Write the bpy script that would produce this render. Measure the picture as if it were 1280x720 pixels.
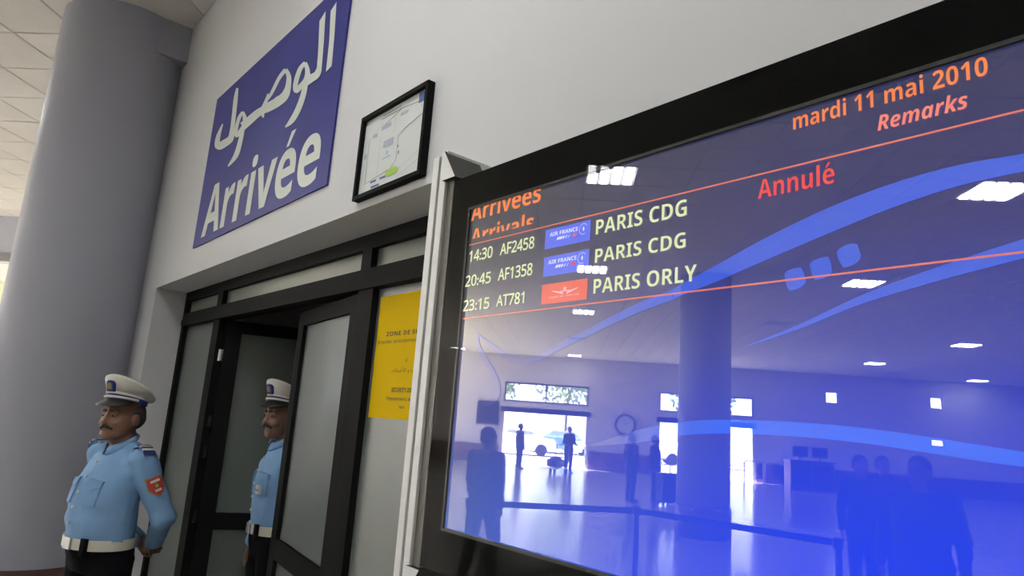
import bpy, bmesh, math, random
import numpy as np
from mathutils import Vector, Matrix, noise
random.seed(7)
for o in list(bpy.data.objects): bpy.data.objects.remove(o)
SC = bpy.context.scene
COL = SC.collection

# ------------------------------------------------------------------ camera (pinhole solved from the wall's vanishing points)
F_PX, CX, CY = 853.0, 640.0, 360.0
ROLL = math.radians(4.1)
CAM_H = 1.67
_hx = np.array([math.cos(ROLL), math.sin(ROLL)]); _hn = np.array([-math.sin(ROLL), math.cos(ROLL)])
_vp = np.array([-105 - CX, 475 - CY])
PITCH = math.atan(_vp @ _hn / F_PX)
YAW = math.atan2(-(_vp @ _hx), F_PX / math.cos(PITCH))
FH = np.array([-math.cos(YAW), math.sin(YAW), 0.0])
RH = np.array([math.sin(YAW), math.cos(YAW), 0.0])
FW = FH * math.cos(PITCH) + np.array([0, 0, 1.0]) * math.sin(PITCH)
UP0 = np.cross(RH, FW)
CAM = np.array([0, 0, CAM_H])
def ray(x, y):
    p = np.array([x - CX, y - CY]); return FW * F_PX + RH * (p @ _hx) - UP0 * (p @ _hn)
def on_y(x, y, Y): r = ray(x, y); return CAM + r * (Y / r[1])
def on_z(x, y, Z): r = ray(x, y); return CAM + r * ((Z - CAM_H) / r[2])
camd = bpy.data.cameras.new('camera'); cam = bpy.data.objects.new('camera', camd); COL.objects.link(cam)
camd.sensor_width = 36.0; camd.lens = F_PX / 1280 * 36.0; camd.clip_start = 0.05; camd.clip_end = 400
_r = RH * math.cos(ROLL) + UP0 * math.sin(ROLL)      # image x axis in the world
_u = UP0 * math.cos(ROLL) - RH * math.sin(ROLL)
M = Matrix(((_r[0], _u[0], -FW[0], 0), (_r[1], _u[1], -FW[1], 0), (_r[2], _u[2], -FW[2], CAM_H), (0, 0, 0, 1)))
cam.matrix_world = M
SC.camera = cam

# ------------------------------------------------------------------ world, sun, exposure
w = bpy.data.worlds.new('sky'); SC.world = w; w.use_nodes = True
bg = w.node_tree.nodes['Background']; bg.inputs[0].default_value = (0.88, 0.94, 1.0, 1); bg.inputs[1].default_value = 11.0
sd = bpy.data.lights.new('sun', 'SUN'); sd.energy = 420.0; sd.angle = 0.01; sd.color = (1.0, 0.97, 0.93)
so = bpy.data.objects.new('sun', sd); COL.objects.link(so); so.rotation_euler = Vector((0.64, -0.44, -0.66)).to_track_quat('-Z', 'Y').to_euler()
VS = SC.view_settings
VS.view_transform = 'Standard'; VS.look = 'None'; VS.gamma = 1.0; VS.use_curve_mapping = False; VS.exposure = 0.0
TUBE_L = 66.0          # radiance of the ceiling tubes

# ------------------------------------------------------------------ materials
def srgb(r, g, b):
    f = lambda c: (c / 255 / 12.92) if c / 255 <= 0.04045 else ((c / 255 + 0.055) / 1.055) ** 2.4
    return (f(r), f(g), f(b))
def mat(name, col, rough=0.6, metal=0.0, var=0.06, scale=3.0, bump=0.0, bscale=60.0, spec=0.5, emit=None, estr=0.0, trans=0.0, coat=0.0):
    m = bpy.data.materials.new(name); m.use_nodes = True
    nt = m.node_tree; b = nt.nodes['Principled BSDF']
    b.inputs['Roughness'].default_value = rough; b.inputs['Metallic'].default_value = metal
    b.inputs['Specular IOR Level'].default_value = spec
    b.inputs['Transmission Weight'].default_value = trans
    b.inputs['Coat Weight'].default_value = coat
    tc = nt.nodes.new('ShaderNodeTexCoord')
    n = nt.nodes.new('ShaderNodeTexNoise'); n.inputs['Scale'].default_value = scale; n.inputs['Detail'].default_value = 4
    nt.links.new(tc.outputs['Object'], n.inputs['Vector'])
    r = nt.nodes.new('ShaderNodeValToRGB')
    c0 = [max(0, c * (1 - var)) for c in col] + [1]; c1 = [min(1, c * (1 + var)) for c in col] + [1]
    r.color_ramp.elements[0].color = c0; r.color_ramp.elements[1].color = c1
    r.color_ramp.elements[0].position = 0.3; r.color_ramp.elements[1].position = 0.7
    nt.links.new(n.outputs['Fac'], r.inputs[0]); nt.links.new(r.outputs[0], b.inputs['Base Color'])
    if bump:
        n2 = nt.nodes.new('ShaderNodeTexNoise'); n2.inputs['Scale'].default_value = bscale; n2.inputs['Detail'].default_value = 3
        nt.links.new(tc.outputs['Object'], n2.inputs['Vector'])
        bp = nt.nodes.new('ShaderNodeBump'); bp.inputs['Strength'].default_value = bump; bp.inputs['Distance'].default_value = 0.01
        nt.links.new(n2.outputs['Fac'], bp.inputs['Height']); nt.links.new(bp.outputs[0], b.inputs['Normal'])
    if emit:
        b.inputs['Emission Color'].default_value = (*emit, 1); b.inputs['Emission Strength'].default_value = estr
    return m
def emis(name, col, s=1.0):
    m = bpy.data.materials.new(name); m.use_nodes = True; nt = m.node_tree
    nt.nodes.remove(nt.nodes['Principled BSDF'])
    e = nt.nodes.new('ShaderNodeEmission'); e.inputs[0].default_value = (*col, 1); e.inputs[1].default_value = s
    nt.links.new(e.outputs[0], nt.nodes['Material Output'].inputs[0]); return m
PANEL_IOR = 2.7
def add_panel_gloss(m, src):
    """the lit panel's own smooth front also mirrors the hall"""
    nt = m.node_tree; g = nt.nodes.new('ShaderNodeBsdfGlossy'); g.inputs['Roughness'].default_value = 0.012
    fr = nt.nodes.new('ShaderNodeFresnel'); fr.inputs[0].default_value = PANEL_IOR; k = nt.nodes.new('ShaderNodeBsdfTransparent'); k.inputs[0].default_value = (0, 0, 0, 1)
    mx = nt.nodes.new('ShaderNodeMixShader'); ad = nt.nodes.new('ShaderNodeAddShader')
    nt.links.new(fr.outputs[0], mx.inputs[0]); nt.links.new(k.outputs[0], mx.inputs[1]); nt.links.new(g.outputs[0], mx.inputs[2])
    nt.links.new(src.outputs[0], ad.inputs[0]); nt.links.new(mx.outputs[0], ad.inputs[1])
    out = [n for n in nt.nodes if n.type == 'OUTPUT_MATERIAL'][0]; nt.links.new(ad.outputs[0], out.inputs[0]); return m
def wave_mat(name, c0, c1, x0, x1):
    m = emis(name, c1); nt = m.node_tree; e = [n for n in nt.nodes if n.type == 'EMISSION'][0]
    tc = nt.nodes.new('ShaderNodeTexCoord'); sp = nt.nodes.new('ShaderNodeSeparateXYZ'); nt.links.new(tc.outputs['Object'], sp.inputs[0])
    mr = nt.nodes.new('ShaderNodeMapRange'); mr.inputs['From Min'].default_value = x0; mr.inputs['From Max'].default_value = x1; nt.links.new(sp.outputs['X'], mr.inputs['Value'])
    mx = nt.nodes.new('ShaderNodeMix'); mx.data_type = 'RGBA'; mx.inputs['A'].default_value = (*c0, 1); mx.inputs['B'].default_value = (*c1, 1)
    nt.links.new(mr.outputs[0], mx.inputs['Factor']); nt.links.new(mx.outputs['Result'], e.inputs[0]); return add_panel_gloss(m, e)
def screen_emis(name, col):
    m = emis(name, col); return add_panel_gloss(m, [n for n in m.node_tree.nodes if n.type == 'EMISSION'][0])
MT = {}
MT['wall'] = mat('wall_paint', (0.60, 0.60, 0.612), 0.75, var=0.02, scale=1.5, bump=0.05, bscale=25)
MT['hallwall'] = mat('hall_wall_paint', (0.58, 0.55, 0.55), 0.75, var=0.03, scale=1.2)
MT['lav'] = mat('lavender_column_paint', (0.36, 0.365, 0.425), 0.6, var=0.03, scale=1.2, bump=0.05, bscale=20)
MT['pale_yellow'] = mat('pale_yellow_paint', (0.72, 0.70, 0.48), 0.7, var=0.03)
MT['dado'] = mat('brown_tile', (0.085, 0.040, 0.032), 0.25, var=0.25, scale=9)
MT['tile'] = mat('ceiling_tile', (0.77, 0.735, 0.68), 0.9, var=0.04, scale=2.0, bump=0.15, bscale=180)
MT['grid'] = mat('ceiling_grid_void', (0.30, 0.27, 0.21), 0.8)
MT['darkvent'] = mat('dark_vent', (0.06, 0.06, 0.06), 0.6)
MT['black_alu'] = mat('dark_anodised_aluminium', (0.012, 0.012, 0.012), 0.6, var=0.1, spec=0.03)
MT['alu'] = mat('pale_aluminium', (0.78, 0.78, 0.76), 0.5, 0.05, var=0.03)
MT['alu_dark'] = mat('grey_groove', (0.16, 0.16, 0.16), 0.5, var=0.03)
MT['taupe'] = mat('taupe_edge', (0.12, 0.115, 0.10), 0.55, var=0.03)
MT['steel'] = mat('steel', (0.45, 0.45, 0.45), 0.3, 0.9, var=0.04)
MT['black'] = mat('black_plastic', (0.008, 0.008, 0.008), 0.4, var=0.1)
MT['bezel'] = mat('black_bezel', (0.004, 0.004, 0.004), 0.7, var=0.1, spec=0.02)
MT['bezel_in'] = mat('grey_inner_bezel', (0.018, 0.018, 0.016), 0.5, var=0.1)
MT['blue_sign'] = mat('blue_sign_sheet', (0.036, 0.040, 0.20), 0.5, var=0.10, scale=2.2, spec=0.15)
MT['white_vinyl'] = mat('white_vinyl', (0.60, 0.64, 0.58), 0.5, var=0.02)
MT['yellow'] = mat('yellow_sheet', (0.62, 0.41, 0.0), 0.8, var=0.02, spec=0.08)
MT['ink'] = mat('dark_ink', (0.05, 0.04, 0.01), 0.7)
MT['paper'] = mat('white_paper', (0.60, 0.63, 0.62), 0.6, var=0.02)
MT['ink_grey'] = mat('grey_ink', (0.22, 0.22, 0.23), 0.7)
MT['ink_lilac'] = mat('lilac_ink', (0.40, 0.40, 0.50), 0.7)
MT['ink_green'] = mat('green_ink', (0.30, 0.48, 0.07), 0.7)
MT['ink_blue'] = mat('blue_ink', (0.05, 0.09, 0.26), 0.7)
MT['ink_cyan'] = mat('cyan_ink', (0.2, 0.5, 0.65), 0.7)
MT['floor'] = mat('floor_stone', (0.36, 0.338, 0.305), 0.16, var=0.08, scale=1.2, spec=0.6)
MT['skin'] = mat('brown_skin', (0.19, 0.090, 0.055), 0.55, var=0.12, scale=14)
MT['skin2'] = mat('tan_skin', (0.20, 0.105, 0.07), 0.55, var=0.10, scale=14)
MT['hair'] = mat('dark_hair', (0.012, 0.010, 0.009), 0.7, var=0.3, scale=40)
MT['hair_grey'] = mat('grey_hair', (0.045, 0.04, 0.037), 0.8, var=0.4, scale=60)
MT['shirt'] = mat('light_blue_shirt', (0.175, 0.325, 0.55), 0.8, var=0.08, scale=7, bump=0.35, bscale=9)
MT['shirt_dk'] = mat('shirt_blue_shade', (0.15, 0.285, 0.49), 0.8, var=0.06, scale=7)
MT['navy'] = mat('navy_trousers', (0.006, 0.006, 0.008), 0.9, var=0.2, bump=0.2, bscale=12, spec=0.08)
MT['capwhite'] = mat('white_cap_cloth', (0.66, 0.63, 0.56), 0.6, var=0.03)
MT['capblue'] = mat('blue_cap_band', (0.02, 0.035, 0.20), 0.6, var=0.08)
MT['gold'] = mat('dull_gold', (0.25, 0.21, 0.10), 0.5, 0.3)
MT['red'] = mat('red_patch', (0.42, 0.035, 0.03), 0.7)
MT['belt'] = mat('white_belt', (0.62, 0.60, 0.50), 0.5, var=0.03)
MT['eye'] = mat('eye_white', (0.16, 0.13, 0.11), 0.3)
MT['shoe'] = mat('black_leather', (0.01, 0.01, 0.01), 0.3)
MT['jacket'] = mat('charcoal_jacket', (0.02, 0.02, 0.024), 0.85, var=0.2)
MT['jacket2'] = mat('dark_brown_jacket', (0.03, 0.022, 0.02), 0.85, var=0.2)
MT['trousers'] = mat('dark_grey_trousers', (0.015, 0.015, 0.018), 0.85, var=0.2)
MT['leaf'] = mat('tree_leaves', (0.10, 0.16, 0.05), 0.8, var=0.5, scale=4)
MT['bark'] = mat('bark', (0.10, 0.07, 0.05), 0.9, var=0.3)
MT['asphalt'] = mat('pale_paving', (0.13, 0.125, 0.115), 0.9, var=0.1)
MT['carwhite'] = mat('white_car_paint', (0.75, 0.75, 0.75), 0.25, coat=0.5)
MT['carblue'] = mat('blue_car_paint', (0.10, 0.2, 0.42), 0.25, coat=0.5)
MT['glassdark'] = mat('dark_car_glass', (0.02, 0.025, 0.03), 0.1)
MT['carglass'] = mat('sky_toned_car_glass', (0.12, 0.14, 0.15), 0.08, coat=0.6)  # sky reflection put into the glass colour as a paler tone
MT['rubber'] = mat('rubber', (0.012, 0.012, 0.012), 0.8)
MT['redbrown'] = mat('red_brown_wood', (0.20, 0.09, 0.05), 0.5)
MT['tube'] = emis('fluorescent_tube', (0.98, 1.0, 0.98), TUBE_L)
MT['fixture'] = mat('white_enamel', (0.7, 0.7, 0.68), 0.35)
MT['deadtube'] = mat('unlit_tube', (0.22, 0.22, 0.22), 0.4)
def frosted(name, col, rough, w):
    m = bpy.data.materials.new(name); m.use_nodes = True; nt = m.node_tree; nt.nodes.clear()
    out = nt.nodes.new('ShaderNodeOutputMaterial')
    d = nt.nodes.new('ShaderNodeBsdfDiffuse'); d.inputs[0].default_value = (*col, 1)
    t = nt.nodes.new('ShaderNodeBsdfTranslucent'); t.inputs[0].default_value = (*[min(1, c * 1.5) for c in col], 1)
    g = nt.nodes.new('ShaderNodeBsdfGlossy'); g.inputs['Roughness'].default_value = rough
    fr = nt.nodes.new('ShaderNodeFresnel'); fr.inputs[0].default_value = 1.5
    tc = nt.nodes.new('ShaderNodeTexCoord'); n = nt.nodes.new('ShaderNodeTexNoise'); n.inputs['Scale'].default_value = 160
    bp = nt.nodes.new('ShaderNodeBump'); bp.inputs['Strength'].default_value = 0.35; bp.inputs['Distance'].default_value = 0.004
    nt.links.new(tc.outputs['Object'], n.inputs['Vector']); nt.links.new(n.outputs['Fac'], bp.inputs['Height'])
    nt.links.new(bp.outputs[0], g.inputs['Normal']); nt.links.new(bp.outputs[0], d.inputs['Normal'])
    m1 = nt.nodes.new('ShaderNodeMixShader'); m1.inputs[0].default_value = w
    nt.links.new(d.outputs[0], m1.inputs[1]); nt.links.new(t.outputs[0], m1.inputs[2])
    m2 = nt.nodes.new('ShaderNodeMixShader'); nt.links.new(fr.outputs[0], m2.inputs[0])
    nt.links.new(m1.outputs[0], m2.inputs[1]); nt.links.new(g.outputs[0], m2.inputs[2])
    nt.links.new(m2.outputs[0], out.inputs[0]); return m
def clear_glass(name, ior, rough=0.0, tint=(1, 1, 1)):
    m = bpy.data.materials.new(name); m.use_nodes = True; nt = m.node_tree; nt.nodes.clear()
    out = nt.nodes.new('ShaderNodeOutputMaterial')
    t = nt.nodes.new('ShaderNodeBsdfTransparent'); t.inputs[0].default_value = (*tint, 1)
    g = nt.nodes.new('ShaderNodeBsdfGlossy'); g.inputs['Roughness'].default_value = rough
    fr = nt.nodes.new('ShaderNodeFresnel'); fr.inputs[0].default_value = ior
    ge = nt.nodes.new('ShaderNodeNewGeometry'); iv = nt.nodes.new('ShaderNodeMath'); iv.operation = 'SUBTRACT'; iv.inputs[0].default_value = 1.0; nt.links.new(ge.outputs['Backfacing'], iv.inputs[1])
    mu_ = nt.nodes.new('ShaderNodeMath'); mu_.operation = 'MULTIPLY'; nt.links.new(fr.outputs[0], mu_.inputs[0]); nt.links.new(iv.outputs[0], mu_.inputs[1])
    mx = nt.nodes.new('ShaderNodeMixShader'); nt.links.new(mu_.outputs[0], mx.inputs[0])
    nt.links.new(t.outputs[0], mx.inputs[1]); nt.links.new(g.outputs[0], mx.inputs[2])
    nt.links.new(mx.outputs[0], out.inputs[0]); return m
MT['frost'] = frosted('frosted_door_glass', (0.19, 0.215, 0.20), 0.22, 0.35)
MT['frost_pale'] = frosted('frosted_transom_glass', (0.26, 0.285, 0.25), 0.12, 0.35)
MT['tvglass'] = clear_glass('display_front_glass', 1.20, 0.004)
MT['winglass'] = clear_glass('window_glass', 1.45)

_tmp = bpy.data.scenes.new('workbench')       # scratch scene: evaluates text and remeshing without touching the big one
def evaluated_mesh(o):
    _tmp.collection.objects.link(o); vl = _tmp.view_layers[0]; vl.update(); dg = vl.depsgraph; dg.update()
    me = bpy.data.meshes.new_from_object(o.evaluated_get(dg)); bpy.data.objects.remove(o); return me
# ------------------------------------------------------------------ mesh helpers
class MB:
    def __init__(s): s.v = []; s.f = []; s.M = Matrix.Identity(4)
    def add(s, vs, fs):
        o = len(s.v); s.v += [tuple(s.M @ Vector(v)) for v in vs]; s.f += [tuple(i + o for i in f) for f in fs]; return s
    def box(s, x0, x1, y0, y1, z0, z1):
        x0, x1 = min(x0, x1), max(x0, x1); y0, y1 = min(y0, y1), max(y0, y1); z0, z1 = min(z0, z1), max(z0, z1)
        return s.add([(x0, y0, z0), (x1, y0, z0), (x1, y1, z0), (x0, y1, z0), (x0, y0, z1), (x1, y0, z1), (x1, y1, z1), (x0, y1, z1)],
                     [(0, 3, 2, 1), (4, 5, 6, 7), (0, 1, 5, 4), (1, 2, 6, 5), (2, 3, 7, 6), (3, 0, 4, 7)])
    def loft(s, rings, cap=True):
        n = len(rings[0]); vs = [p for r in rings for p in r]; fs = []
        for i in range(len(rings) - 1):
            for j in range(n): fs.append((i * n + j, i * n + (j + 1) % n, (i + 1) * n + (j + 1) % n, (i + 1) * n + j))
        if cap: fs += [tuple(range(n - 1, -1, -1)), tuple((len(rings) - 1) * n + j for j in range(n))]
        return s.add(vs, fs)
    def cyl(s, p0, p1, r0, r1=None, n=16, prof=None):
        r1 = r0 if r1 is None else r1; p0 = Vector(p0); p1 = Vector(p1); d = (p1 - p0).normalized()
        a = d.orthogonal().normalized(); b = d.cross(a); rings = []
        for t, r in (prof or ((0, r0), (1, r1))):
            c = p0.lerp(p1, t); rings.append([tuple(c + (a * math.cos(k * 2 * math.pi / n) + b * math.sin(k * 2 * math.pi / n)) * r) for k in range(n)])
        return s.loft(rings)
    def capsule(s, p0, p1, r0, r1, n=12):
        p0 = Vector(p0); p1 = Vector(p1); d = (p1 - p0).normalized(); a = d.orthogonal().normalized(); b = d.cross(a); rings = []
        for t in (-80, -50, -20): t = math.radians(t); rings.append((p0 + d * r0 * math.sin(t), r0 * math.cos(t)))
        for t in (20, 50, 80): t = math.radians(t); rings.append((p1 + d * r1 * math.sin(t), r1 * math.cos(t)))
        return s.loft([[tuple(c + (a * math.cos(k * 2 * math.pi / n) + b * math.sin(k * 2 * math.pi / n)) * r) for k in range(n)] for c, r in rings])
    def ell(s, c, r, tilt=0.0, n=14, m=8):
        R = Matrix.Rotation(tilt, 3, 'Y'); c = Vector(c); rings = []
        for i in range(m + 1):
            t = -math.pi / 2 * 0.96 + i * math.pi * 0.96 / m
            rings.append([tuple(c + R @ Vector((r[0] * math.cos(t) * math.cos(2 * math.pi * k / n), r[1] * math.cos(t) * math.sin(2 * math.pi * k / n), r[2] * math.sin(t)))) for k in range(n)])
        return s.loft(rings)
    def tube(s, pts, r, n=8):
        for a, b in zip(pts, pts[1:]): s.capsule(a, b, r, r, n)
        return s
    def build(s, name, m, parent=None, smooth=False, bevel=0.0):
        me = bpy.data.meshes.new(name); me.from_pydata(s.v, [], s.f); me.update()
        return link(name, me, m, parent, smooth, bevel)
def link(name, me, m, parent=None, smooth=False, bevel=0.0):
    if m is not None: me.materials.clear(); me.materials.append(MT[m] if isinstance(m, str) else m)
    bm = bmesh.new(); bm.from_mesh(me); bmesh.ops.recalc_face_normals(bm, faces=bm.faces[:])
    if bevel: bmesh.ops.bevel(bm, geom=bm.edges[:], offset=bevel, segments=2, affect='EDGES', profile=0.6)
    bm.to_mesh(me); bm.free()
    if smooth:
        for p in me.polygons: p.use_smooth = True
    o = bpy.data.objects.new(name, me); COL.objects.link(o)
    if parent is not None: o.parent = parent
    return o
def tag(o, label, cat=None, group=None, kind=None):
    o['label'] = label
    if cat: o['category'] = cat
    if group: o['group'] = group
    if kind: o['kind'] = kind
    return o
def empty(name, loc=(0, 0, 0), rz=0.0):
    o = bpy.data.objects.new(name, None); COL.objects.link(o); o.location = loc; o.rotation_euler = (0, 0, rz)
    o.empty_display_size = 0.1; return o
def copy_tree(o, parent=None):
    c = o.copy(); COL.objects.link(c); c.parent = parent
    for ch in list(o.children): copy_tree(ch, c)
    return c
def rect_holes(u0, u1, v0, v1, holes):
    us = sorted({u0, u1, *[h[0] for h in holes], *[h[1] for h in holes]}); vs = sorted({v0, v1, *[h[2] for h in holes], *[h[3] for h in holes]})
    us = [u for u in us if u0 <= u <= u1]; vs = [v for v in vs if v0 <= v <= v1]; out = []
    for a, b in zip(us, us[1:]):
        for c, d in zip(vs, vs[1:]):
            mu, mv = (a + b) / 2, (c + d) / 2
            if not any(h[0] < mu < h[1] and h[2] < mv < h[3] for h in holes): out.append((a, b, c, d))
    return out

# ------------------------------------------------------------------ layout (metres; camera above the origin, arrivals wall along x)
DW, DF, DT = 1.15, 1.35, 0.92       # wall face, door frame face, display glass: distance from the camera along +y
ZC = 4.53
S2 = math.sqrt(0.5)
def pq(p, q): return ((p - q) * S2, (p + q) * S2)    # the hall's own axes run at 45 degrees to the arrivals wall
PB, QL, QR, PE = -27.7, 10.6, -19.0, 8.0
HALL = [pq(PB, QL), pq(PB, QR), pq(PE, QR), pq(PE, DW / S2 - PE), pq(DW / S2 - QL, QL)]
def mirror(P): return np.array([P[0], 2 * DT - P[1], P[2]])
def back_wall_px(x, y):          # point of the far wall seen in the glass at this pixel: (q, z)
    r = ray(x, y); n = np.array([-S2, S2, 0]); dist = -(PB - 2 * DT * S2) ; t = dist / (n @ r)
    P = mirror(CAM + r * t); return ((-P[0] + P[1]) * S2, P[2])

# floor, ceiling
mb = MB(); n = len(HALL)
mb.add([(x, y, 0) for x, y in HALL] + [(x, y, -0.2) for x, y in HALL], [tuple(range(n)), tuple(range(2 * n - 1, n - 1, -1))] + [(i, (i + 1) % n, n + (i + 1) % n, n + i) for i in range(n)])
tag(mb.build('floor', 'floor'), 'pale polished stone floor of the arrivals hall', 'floor', kind='structure')
mb = MB()
mb.add([(x, y, ZC + 0.02) for x, y in HALL] + [(x, y, ZC + 0.25) for x, y in HALL], [tuple(range(n - 1, -1, -1)), tuple(range(n, 2 * n))] + [(i, (i + 1) % n, n + (i + 1) % n, n + i) for i in range(n)])
ceil = tag(mb.build('ceiling', 'grid'), 'suspended ceiling of cream square tiles above the hall', 'ceiling', kind='structure')

LUMS = [(-26.8, 5.6, 1), (-21.1, 5.6, 0), (-15.9, 5.6, 1), (-10.9, 5.6, 1), (-6.1, 5.6, 1),  # lit fixtures outside the mirrored view are added to light the near hall
        (-26.8, 1.0, 1), (-21.1, 1.0, 0), (-15.9, 1.0, 1), (-10.9, 1.0, 1), (-6.1, 1.0, 1), (-1.3, 1.0, 1),
        (-15.9, -3.6, 0), (-10.9, -3.6, 1), (-6.3, -3.4, 1), (-1.3, -3.6, 1), (3.5, -3.6, 1),
        (-25.4, -11.3, 0), (-22.9, -9.6, 1), (-17.4, -9.3, 1), (-10.9, -9.4, 1), (-6.1, -9.4, 1), (-1.3, -9.4, 1), (3.5, -9.4, 1),
        (-26.8, -14.9, 1), (-21.1, -14.9, 1), (-15.9, -14.9, 1), (-10.9, -14.9, 1), (-6.1, -14.9, 1), (-1.3, -14.9, 1)]
def cell(p, q): return (math.floor((p + 4.07) / 0.6), math.floor((q - 4.8) / 0.6))
def cell_c(c): return (-4.07 + 0.6 * (c[0] + 0.5), 4.8 + 0.6 * (c[1] + 0.5))
lum_cells = {cell(p, q): on for p, q, on in LUMS}
def clip_poly(poly, a, b, c):    # keep a*x+b*y<=c
    out = []
    for i in range(len(poly)):
        P, Q = poly[i], poly[(i + 1) % len(poly)]; fp, fq = a * P[0] + b * P[1] - c, a * Q[0] + b * Q[1] - c
        if fp <= 0: out.append(P)
        if fp * fq < 0: t = fp / (fp - fq); out.append((P[0] + (Q[0] - P[0]) * t, P[1] + (Q[1] - P[1]) * t))
    return out
def tile_polys():
    g = 0.006
    i0, j0 = cell(PB, QR); i1, j1 = cell(PE, QL); full = []; part = []
    for i in range(i0, i1 + 1):
        for j in range(j0, j1 + 1):
            if (i, j) in lum_cells: continue
            p, q = cell_c((i, j)); h = 0.3 - g
            pl = [(max(PB, min(PE, p + a)), max(QR, min(QL, q + b))) for a, b in ((-h, -h), (h, -h), (h, h), (-h, h))]
            xy = [pq(*t) for t in pl]
            c = clip_poly(xy, 0, 1, DW - 0.002)
            if len(c) < 3: continue
            ar = abs(sum(c[k][0] * c[(k + 1) % len(c)][1] - c[(k + 1) % len(c)][0] * c[k][1] for k in range(len(c)))) / 2
            if ar < 0.002: continue
            ctr = pq(p, q); d = math.hypot(*ctr)
            (full if ar > 0.33 else part).append((d, ctr, c, (i, j)))
    return full, part
full, part = tile_polys()
# the tiles that show largest: the patch seen directly beside the column, then the nearest ones mirrored in the display
def seen(t):
    x, y = t[1]
    v = np.array([x, y, ZC]) - CAM; wv = v @ FW
    direct = wv > 0.2 and -60 < CX + (F_PX * (v @ RH) / wv) < 330
    return (0 if direct else 100) + t[0]
full.sort(key=seen)
h = 0.294; c, s_ = math.cos(math.pi / 4), math.sin(math.pi / 4)
tm = MB(); tm.M = Matrix.Rotation(math.pi / 4, 4, 'Z')
tm.add([(-h, -h, 0.016), (h, -h, 0.016), (h, h, 0.016), (-h, h, 0.016), (-h, -h, 0.004), (h, -h, 0.004), (h, h, 0.004), (-h, h, 0.004), (-h + .006, -h + .006, 0), (h - .006, -h + .006, 0), (h - .006, h - .006, 0), (-h + .006, h - .006, 0)],
       [(0, 1, 2, 3), (0, 4, 5, 1), (1, 5, 6, 2), (2, 6, 7, 3), (3, 7, 4, 0), (4, 8, 9, 5), (5, 9, 10, 6), (6, 10, 11, 7), (7, 11, 8, 4), (11, 10, 9, 8)])
t0 = tm.build('ceiling_tile', 'tile', ceil); t0.location = (*full[0][1], ZC)
for t in full[1:250]:
    o = t0.copy(); COL.objects.link(o); o.location = (*t[1], ZC + random.choice((0, 0, 0.0015, -0.001)))
near_part = sorted(part, key=seen)[:40]; rest_part = sorted(part, key=seen)[40:]
def add_tile(mb, c):
    k = len(c); mb.add([(x, y, ZC) for x, y in c] + [(x, y, ZC + 0.016) for x, y in c], [tuple(range(k - 1, -1, -1)), tuple(range(k, 2 * k))] + [(i, (i + 1) % k, k + (i + 1) % k, k + i) for i in range(k)])
for t in near_part:
    mb = MB(); add_tile(mb, t[2]); mb.build('ceiling_tile', 'tile', ceil)
mb = MB()
for t in full[250:] + rest_part: add_tile(mb, t[2])
o = mb.build('ceiling_tile', 'tile', ceil); o['kind'] = 'stuff'

# walls
OX0, OX1, OZ = -5.195, -1.72, 2.417
XE = HALL[4][0]; XD = HALL[3][0]
mb = MB()
for a, b, c_, d_ in rect_holes(XE - 0.3, XD + 0.3, -0.02, ZC + 0.25, [(OX0, OX1, -0.1, OZ)]): mb.box(a, b, DW, DW + 0.30, c_, d_)
bm_w = mb.build('wall_front', 'wall'); tag(bm_w, 'off-white plastered wall around the glazed arrivals door', 'wall', kind='structure')
def pq_wall(name, axis, at, lo, hi, th, holes, m, label):
    mb = MB()
    for a, b, c_, d_ in rect_holes(lo, hi, -0.02, ZC + 0.25, holes):
        cs = []
        for z in (c_, d_):
            for u, t in ((a, at), (b, at), (b, at + th), (a, at + th)):
                cs.append((*(pq(t, u) if axis == 'p' else pq(u, t)), z))
        mb.add(cs, [(0, 3, 2, 1), (4, 5, 6, 7), (0, 1, 5, 4), (1, 2, 6, 5), (2, 3, 7, 6), (3, 0, 4, 7)])
    return tag(mb.build(name, m), label, 'wall', kind='structure')
def hole_px(x0, y0, x1, y1, z0=None, z1=None):
    qa, za = back_wall_px(x0, y0); qb, zb = back_wall_px(x1, y1)
    return [min(qa, qb), max(qa, qb), min(za, zb) if z0 is None else z0, max(za, zb) if z1 is None else z1]
q1a = back_wall_px(631, 480)[0]; q1b = back_wall_px(736, 480)[0]
q2a = back_wall_px(824, 500)[0]; q2b = back_wall_px(942, 500)[0]
DOOR_T = 2.12; WB, WT = 2.56, 3.36
W_HOLES = [(q1b, q1a, WB, WT), (q1b, q1a, -1, DOOR_T), (q2b, q2a, WB, WT), (q2b, q2a, -1, DOOR_T)]
SQ = [(back_wall_px(x, y)[0] - hw, back_wall_px(x, y)[0] + hw, back_wall_px(x, y)[1] - hh, back_wall_px(x, y)[1] + hh) for x, y, hw, hh in ((1040, 497, .24, .22), (1171, 504, .24, .22), (1173, 554, .25, .12))]
ADDED_WIN = [(PB + .8 + 2.4 * i, PB + 2.9 + 2.4 * i, .8, 3.9) for i in range(5)]      # unseen side windows, added to bring daylight into the far hall
pq_wall('wall_back', 'p', PB, QR - .3, QL + .3, -0.25, W_HOLES + SQ, 'hallwall', 'far entrance wall of the hall with daylit doorways')
pq_wall('wall_right', 'q', QR, PB, PE + .3, -0.25, [], 'hallwall', 'plain side wall of the hall beyond the check-in desk')
pq_wall('wall_end', 'p', PE, QR - .3, DW / S2 - PE + .2, 0.25, [], 'hallwall', 'plain end wall of the hall')
pq_wall('wall_left', 'q', QL, PB, XE * S2 * 2 + QL + 0.3, 0.25, [(-12.5, DW / S2 - QL - 0.02, -1, 3.74)] + ADDED_WIN, 'lav', 'lavender grey side wall with a tall opening past the round column')
pq_wall('wall_corridor', 'q', QL + 2.2, -13.5, -5.0, 0.2, [], 'pale_yellow', 'pale yellow corridor wall seen past the round column')
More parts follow.
